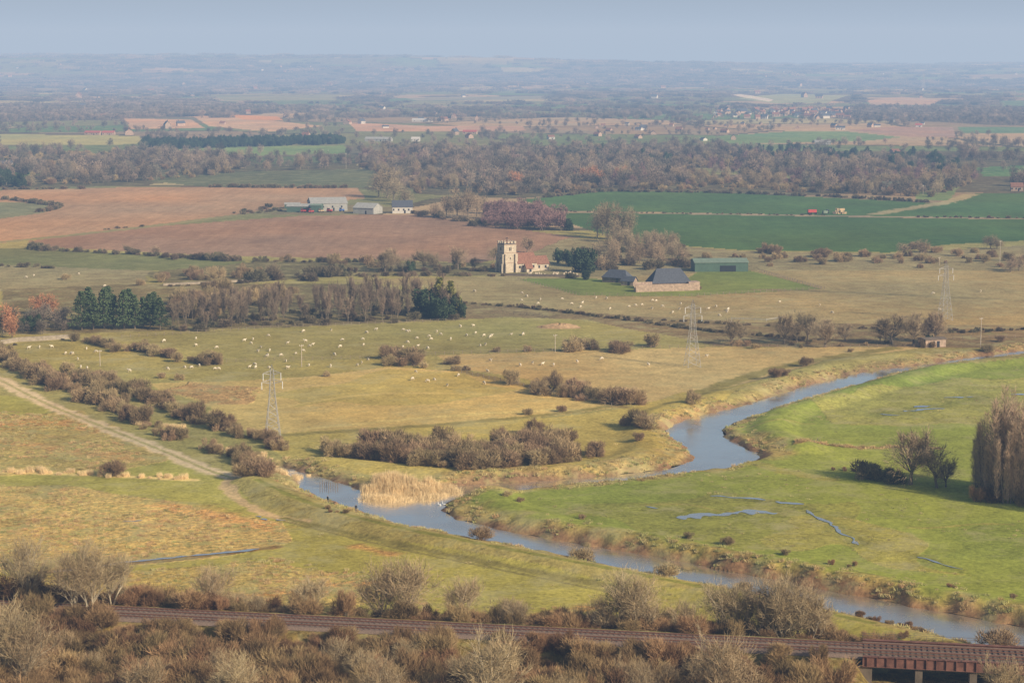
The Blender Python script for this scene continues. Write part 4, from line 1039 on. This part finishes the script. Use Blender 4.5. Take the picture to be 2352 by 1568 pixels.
def wires(A,B,name,r=.012,sag=2.5):
    b=MB()
    for a_,c_ in zip(A,B):
        q=None
        for k in range(25):
            t=k/24;pt=Vector(a_).lerp(Vector(c_),t)-Vector((0,0,sag*4*t*(1-t)))
            if q is not None:b.tube(q,pt,r,r,3,0)
            q=pt
    b.obj(name,('steel',))
wires(A1,A2,'power_lines');wires(A2,A3,'power_lines')
def pole(u_,v_,vt,cross=True):
    p=at(u_,v_);h=(v_-vt)/ppm(v_);b=MB();b.tube((0,0,-.3),(0,0,h),.14,.10,8,0)
    if cross: b.box((0,0,h-.4),(1.4,.12,.14),0,0);[b.tube((x_,0,h-.33),(x_,0,h-.05),.06,.04,6,1) for x_ in (-.6,0.2,.6)]
    b.obj('telegraph_pole',('stone','insul'),None,(p[0],p[1],0),.4)
for q in ((693,842,790),(1275,808,767),(2252,797,728),(230,840,803),(2296,608,552),(1678,792,735),(2157,610,590),(795,388,352),(2120,448,425),(2155,432,408)): pole(*q)
# ---------------------------------------------------------------- distant village houses
def house(wall_,roof_,seed):
    random.seed(seed);b=MB();w,d,he,hr=11,8,4.2,7.5;x,y=w/2,d/2
    b.add([(-x,-y,-1),(x,-y,-1),(x,y,-1),(-x,y,-1),(-x,-y,he),(x,-y,he),(x,y,he),(-x,y,he),(-x,0,hr),(x,0,hr)],[(0,1,5,4),(1,2,6,5),(2,3,7,6),(3,0,4,7),(4,7,8),(6,5,9)],0)
    b.add([(-x-.4,-y-.4,he-.2),(x+.4,-y-.4,he-.2),(x+.4,0,hr+.2),(-x-.4,0,hr+.2),(x+.4,y+.4,he-.2),(-x-.4,y+.4,he-.2)],[(0,1,2,3),(4,5,3,2)],1)
    b.box((x*.6,0,hr+.6),(.9,.9,1.8),0,1)
    for k in range(3):
        for z_ in (1.5,3.3): b.box((-x+w*(k+.5)/3,-y-.03,z_),(1.1,.1,1.2),0,2)
    return b.mesh('village_house',(wall_,roof_,'win'))
CO['village_house']=coll('village_house',[house('white','slate',1),house('brick','tile',2),house('brick','tile',3),house('brick','slate',4)])
def vil(name,pts,dens,a_,b_):scatter(name,inpoly(pts,dens=dens),'village_house',a_,b_)
vil('village',[(1640,274),(1950,274),(1950,254),(1640,257)],.0007,.8,1.2)
vil('village',[(1250,330),(1600,330),(1900,300),(2150,290),(2150,275),(1250,290)],.00009,.5,.9)
vil('farmsteads',[(180,310),(1200,330),(1200,240),(180,240)],.000014,.7,1.3)
vil('village',[(-50,430),(330,420),(330,360),(-50,360)],.00002,.5,.8)
vil('village',[(2250,442),(2450,442),(2450,428),(2250,430)],.0003,.4,.6)
vil('far_farmsteads',[(0,230),(2352,230),(2352,190),(0,190)],.0000025,.9,1.8)
for u_,v_,w_,rm,wm in ((250,262,60,'white','white'),(215,310,30,'redroof','brick'),(250,310,22,'redroof','brick'),(970,280,34,'white','white'),(870,325,45,'asb','asb'),(955,325,14,'white','white'),(1265,320,11,'tile','white'),(1305,392,14,'slate','brick'),(10,384,20,'slate','white'),(2335,438,12,'tile','brick'),(2045,436,16,'gsheet2','gshed'),(1890,332,26,'asb','asb'),(1080,308,26,'redroof','brick'),(2110,292,10,'redroof','white'),(1930,298,14,'slate','white'),(2055,354,11,'tile','brick')):
    gable('distant_farm_building',u_,v_,w_ if v_<300 else w_*.75,10,3.2,5.5 if v_<360 else 6,random.uniform(-.3,.3),wm,rm,wins=3,door=True)
# ---------------------------------------------------------------- animals and people
def skinmesh(name,V,E,R,sub=1):
    me=bpy.data.meshes.new(name);me.from_pydata(V,E,[]);o=bpy.data.objects.new(name,me);link(o)
    md=o.modifiers.new('s','SKIN');
    for k,r in enumerate(R):
        me.skin_vertices[0].data[k].radius=(r,r) if not isinstance(r,tuple) else r
    me.skin_vertices[0].data[0].use_root=True
    md2=o.modifiers.new('b','SUBSURF');md2.levels=sub;md2.render_levels=sub
    dg=bpy.context.evaluated_depsgraph_get();ev=bpy.data.meshes.new_from_object(o.evaluated_get(dg));bpy.data.objects.remove(o)
    ev.name=name;ev.polygons.foreach_set('use_smooth',np.ones(len(ev.polygons),bool));return ev
def sheep(graze,seed):
    V=[(-.42,0,.68),(-.1,0,.70),(.25,0,.70),(.45,0,.72)]
    E=[(0,1),(1,2),(2,3)];R=[.22,.29,.28,.2]
    hd=[(.62,0,.55),(.78,0,.22),(.9,0,.08)] if graze else [(.60,0,.88),(.72,0,1.0),(.90,0,.94)]
    for k,h_ in enumerate(hd): V.append(h_);E.append((3 if k==0 else len(V)-2,len(V)-1));R.append((.14,.10,.055)[k])
    V.append((-.62,0,.55));E.append((0,len(V)-1));R.append(.05)
    for rx,ry,back in ((-.38,.14,1),(-.38,-.14,1),(.34,.13,0),(.34,-.13,0)):
        j=len(V)
        if back: V+=[(rx+.04,ry,.42),(rx-.08,ry,.26),(rx-.04,ry,.0)]
        else: V+=[(rx,ry,.42),(rx+.03,ry,.24),(rx+.02,ry,.0)]
        E+=[(0 if back else 2,j),(j,j+1),(j+1,j+2)];R+=[.085,.04,.035]
    me=skinmesh('sheep',V,E,R);me.materials.append(M['wool']);return me
SH=[sheep(True,1),sheep(False,2)]
def flock(pts,n):
    P=inpoly(pts,dens=.02);rng.shuffle(P)
    for p in P[:n]:
        o=bpy.data.objects.new('sheep',SH[0] if random.random()<.7 else SH[1]);s=random.uniform(.9,1.15)
        o.scale=(s,s,s);o.location=(p[0],p[1],float(H(p[0:1],p[1:2])[0]));o.rotation_euler[2]=random.uniform(0,6.28);link(o)
flock([(290,790),(640,765),(1060,745),(1240,740),(1330,780),(1000,805),(870,815),(520,825)],55)
flock([(60,800),(180,795),(340,845),(640,828),(880,828),(900,838),(340,862),(180,850)],30)
flock([(1080,660),(1350,685),(1700,690),(1880,700),(1700,730),(1350,710),(1080,685)],30)
flock([(1700,690),(2300,640),(2300,740),(1700,725)],5)
flock([(880,880),(1140,900),(1130,855),(950,850)],8)
flock([(1060,830),(1640,815),(1640,850),(1250,850)],9)
flock([(20,620),(250,630),(250,660),(20,650)],4);flock([(700,342),(1000,345),(700,350)],5)
def person(u_,v_,rz=0):
    V=[(0,0,.93),(0,0,1.15),(0,0,1.38),(0,0,1.50),(0,.02,1.62),(0,.02,1.72)];E=[(0,1),(1,2),(2,3),(3,4),(4,5)];R=[(.15,.11),(.14,.10),(.17,.11),.06,.095,.07]
    for s in (-1,1):
        j=len(V);V+=[(s*.20,0,1.40),(s*.26,-.02,1.12),(s*.24,.10,.86),(s*.24,.14,.76)];E+=[(2,j),(j,j+1),(j+1,j+2),(j+2,j+3)];R+=[.06,.048,.036,.03]
        j=len(V);V+=[(s*.09,s*.05,.88),(s*.10,s*.12+.03,.48),(s*.10,s*.18,.07),(s*.10,s*.18+.14,.03)];E+=[(0,j),(j,j+1),(j+1,j+2),(j+2,j+3)];R+=[.095,.065,.045,.035]
    me=skinmesh('walker',V,E,R,2);me.materials.append(M['black']);me.materials.append(M['jeans']);me.materials.append(M['skin'])
    for p in me.polygons:
        z=p.center.z;p.material_index=1 if z<.92 and abs(p.center.x)<.2 else (2 if z>1.52 and z<1.68 else 0)
    p=at(u_,v_);o=bpy.data.objects.new('walker',me);o.location=(p[0],p[1],float(H(p[0:1],p[1:2])[0]));o.rotation_euler[2]=rz;link(o)
person(818,1178,.6);person(753,1162,-.8)
def dog(u_,v_):
    V=[(-.3,0,.45),(0,0,.47),(.25,0,.48),(.38,0,.60),(.5,0,.62),(.62,0,.58),(-.48,0,.55)];E=[(0,1),(1,2),(2,3),(3,4),(4,5),(0,6)];R=[.10,.11,.13,.07,.075,.04,.025]
    for x_,y_,i in ((-.28,.08,0),(-.28,-.08,0),(.24,.08,2),(.24,-.08,2)):
        j=len(V);V+=[(x_+.03,y_,.3),(x_-.05*(i==0),y_,.16),(x_,y_,0)];E+=[(i,j),(j,j+1),(j+1,j+2)];R+=[.05,.028,.025]
    me=skinmesh('dog',V,E,R);me.materials.append(M['black']);p=at(u_,v_);o=bpy.data.objects.new('dog',me);o.location=(p[0],p[1],float(H(p[0:1],p[1:2])[0]));link(o)
dog(765,1164)
V=[(-.45,0,.12),(-.2,0,.14),(.15,0,.13),(.36,0,.2),(.42,0,.45),(.40,0,.66),(.48,0,.74),(.62,0,.70)]
me=skinmesh('swan',V,[(k,k+1) for k in range(7)],[.06,.2,.2,.1,.055,.05,.06,.02]);me.materials.append(M['swan'])
for u_,v_ in ((1010,1160),(1020,1159)):
    p=at(u_,v_,WZ);o=bpy.data.objects.new('swan',me);o.location=(p[0],p[1],WZ);o.rotation_euler[2]=2.6;link(o)
# ---------------------------------------------------------------- haze: an absorbing layer of air, its airlight put in as emission
b=MB();b.box((0,10500,225),(40000,25000,550),0,0)
m,nt,out=nodes('haze_air')
ab=N(nt,'ShaderNodeVolumeAbsorption');ab.inputs['Color'].default_value=(.40,.20,0,1);DN=1.55;ab.inputs['Density'].default_value=DN*1e-4
em=N(nt,'ShaderNodeEmission');Cz=(.475,.545,.66);sg=(.60*DN,.80*DN,DN)
em.inputs['Color'].default_value=(Cz[0]*sg[0],Cz[1]*sg[1],Cz[2]*sg[2],1);em.inputs['Strength'].default_value=1e-4
ad=N(nt,'ShaderNodeAddShader');nt.links.new(ab.outputs[0],ad.inputs[0]);nt.links.new(em.outputs[0],ad.inputs[1]);nt.links.new(ad.outputs[0],out.inputs['Volume'])
b.obj('atmospheric_haze',(m,))
# ---------------------------------------------------------------- light
EL=28;AZ=128  # low winter sun, right of and behind the viewpoint
w=bpy.data.worlds.new('World');scene.world=w;w.use_nodes=True;nt=w.node_tree;nt.nodes.clear()
o=nt.nodes.new('ShaderNodeOutputWorld');bg=nt.nodes.new('ShaderNodeBackground');sk=nt.nodes.new('ShaderNodeTexSky')
sk.sky_type='NISHITA';sk.sun_disc=False;sk.sun_elevation=math.radians(EL);sk.sun_rotation=math.radians(AZ);sk.altitude=0;sk.dust_density=2.5
bg.inputs['Strength'].default_value=.09;nt.links.new(sk.outputs[0],bg.inputs[0]);nt.links.new(bg.outputs[0],o.inputs[0])
L=bpy.data.lights.new('sun','SUN');L.energy=5.0;L.angle=math.radians(.6);L.color=(1,.90,.73)
lo=bpy.data.objects.new('sun',L);link(lo)
az=math.radians(AZ);e=math.radians(EL);sd=Vector((math.sin(az)*math.cos(e),math.cos(az)*math.cos(e),math.sin(e)))
lo.rotation_euler=sd.to_track_quat('Z','Y').to_euler();lo.location=(0,0,300)
# ---------------------------------------------------------------- camera
cam=bpy.data.cameras.new('camera');cam.lens=70;cam.sensor_width=36;cam.clip_start=1;cam.clip_end=80000
co=bpy.data.objects.new('camera',cam);link(co);co.location=(0,0,HC);co.rotation_euler=(math.pi/2-PT,0,0);scene.camera=co
scene.view_settings.view_transform='Standard';scene.view_settings.look='None';scene.view_settings.exposure=0
print('objects',len(bpy.data.objects))
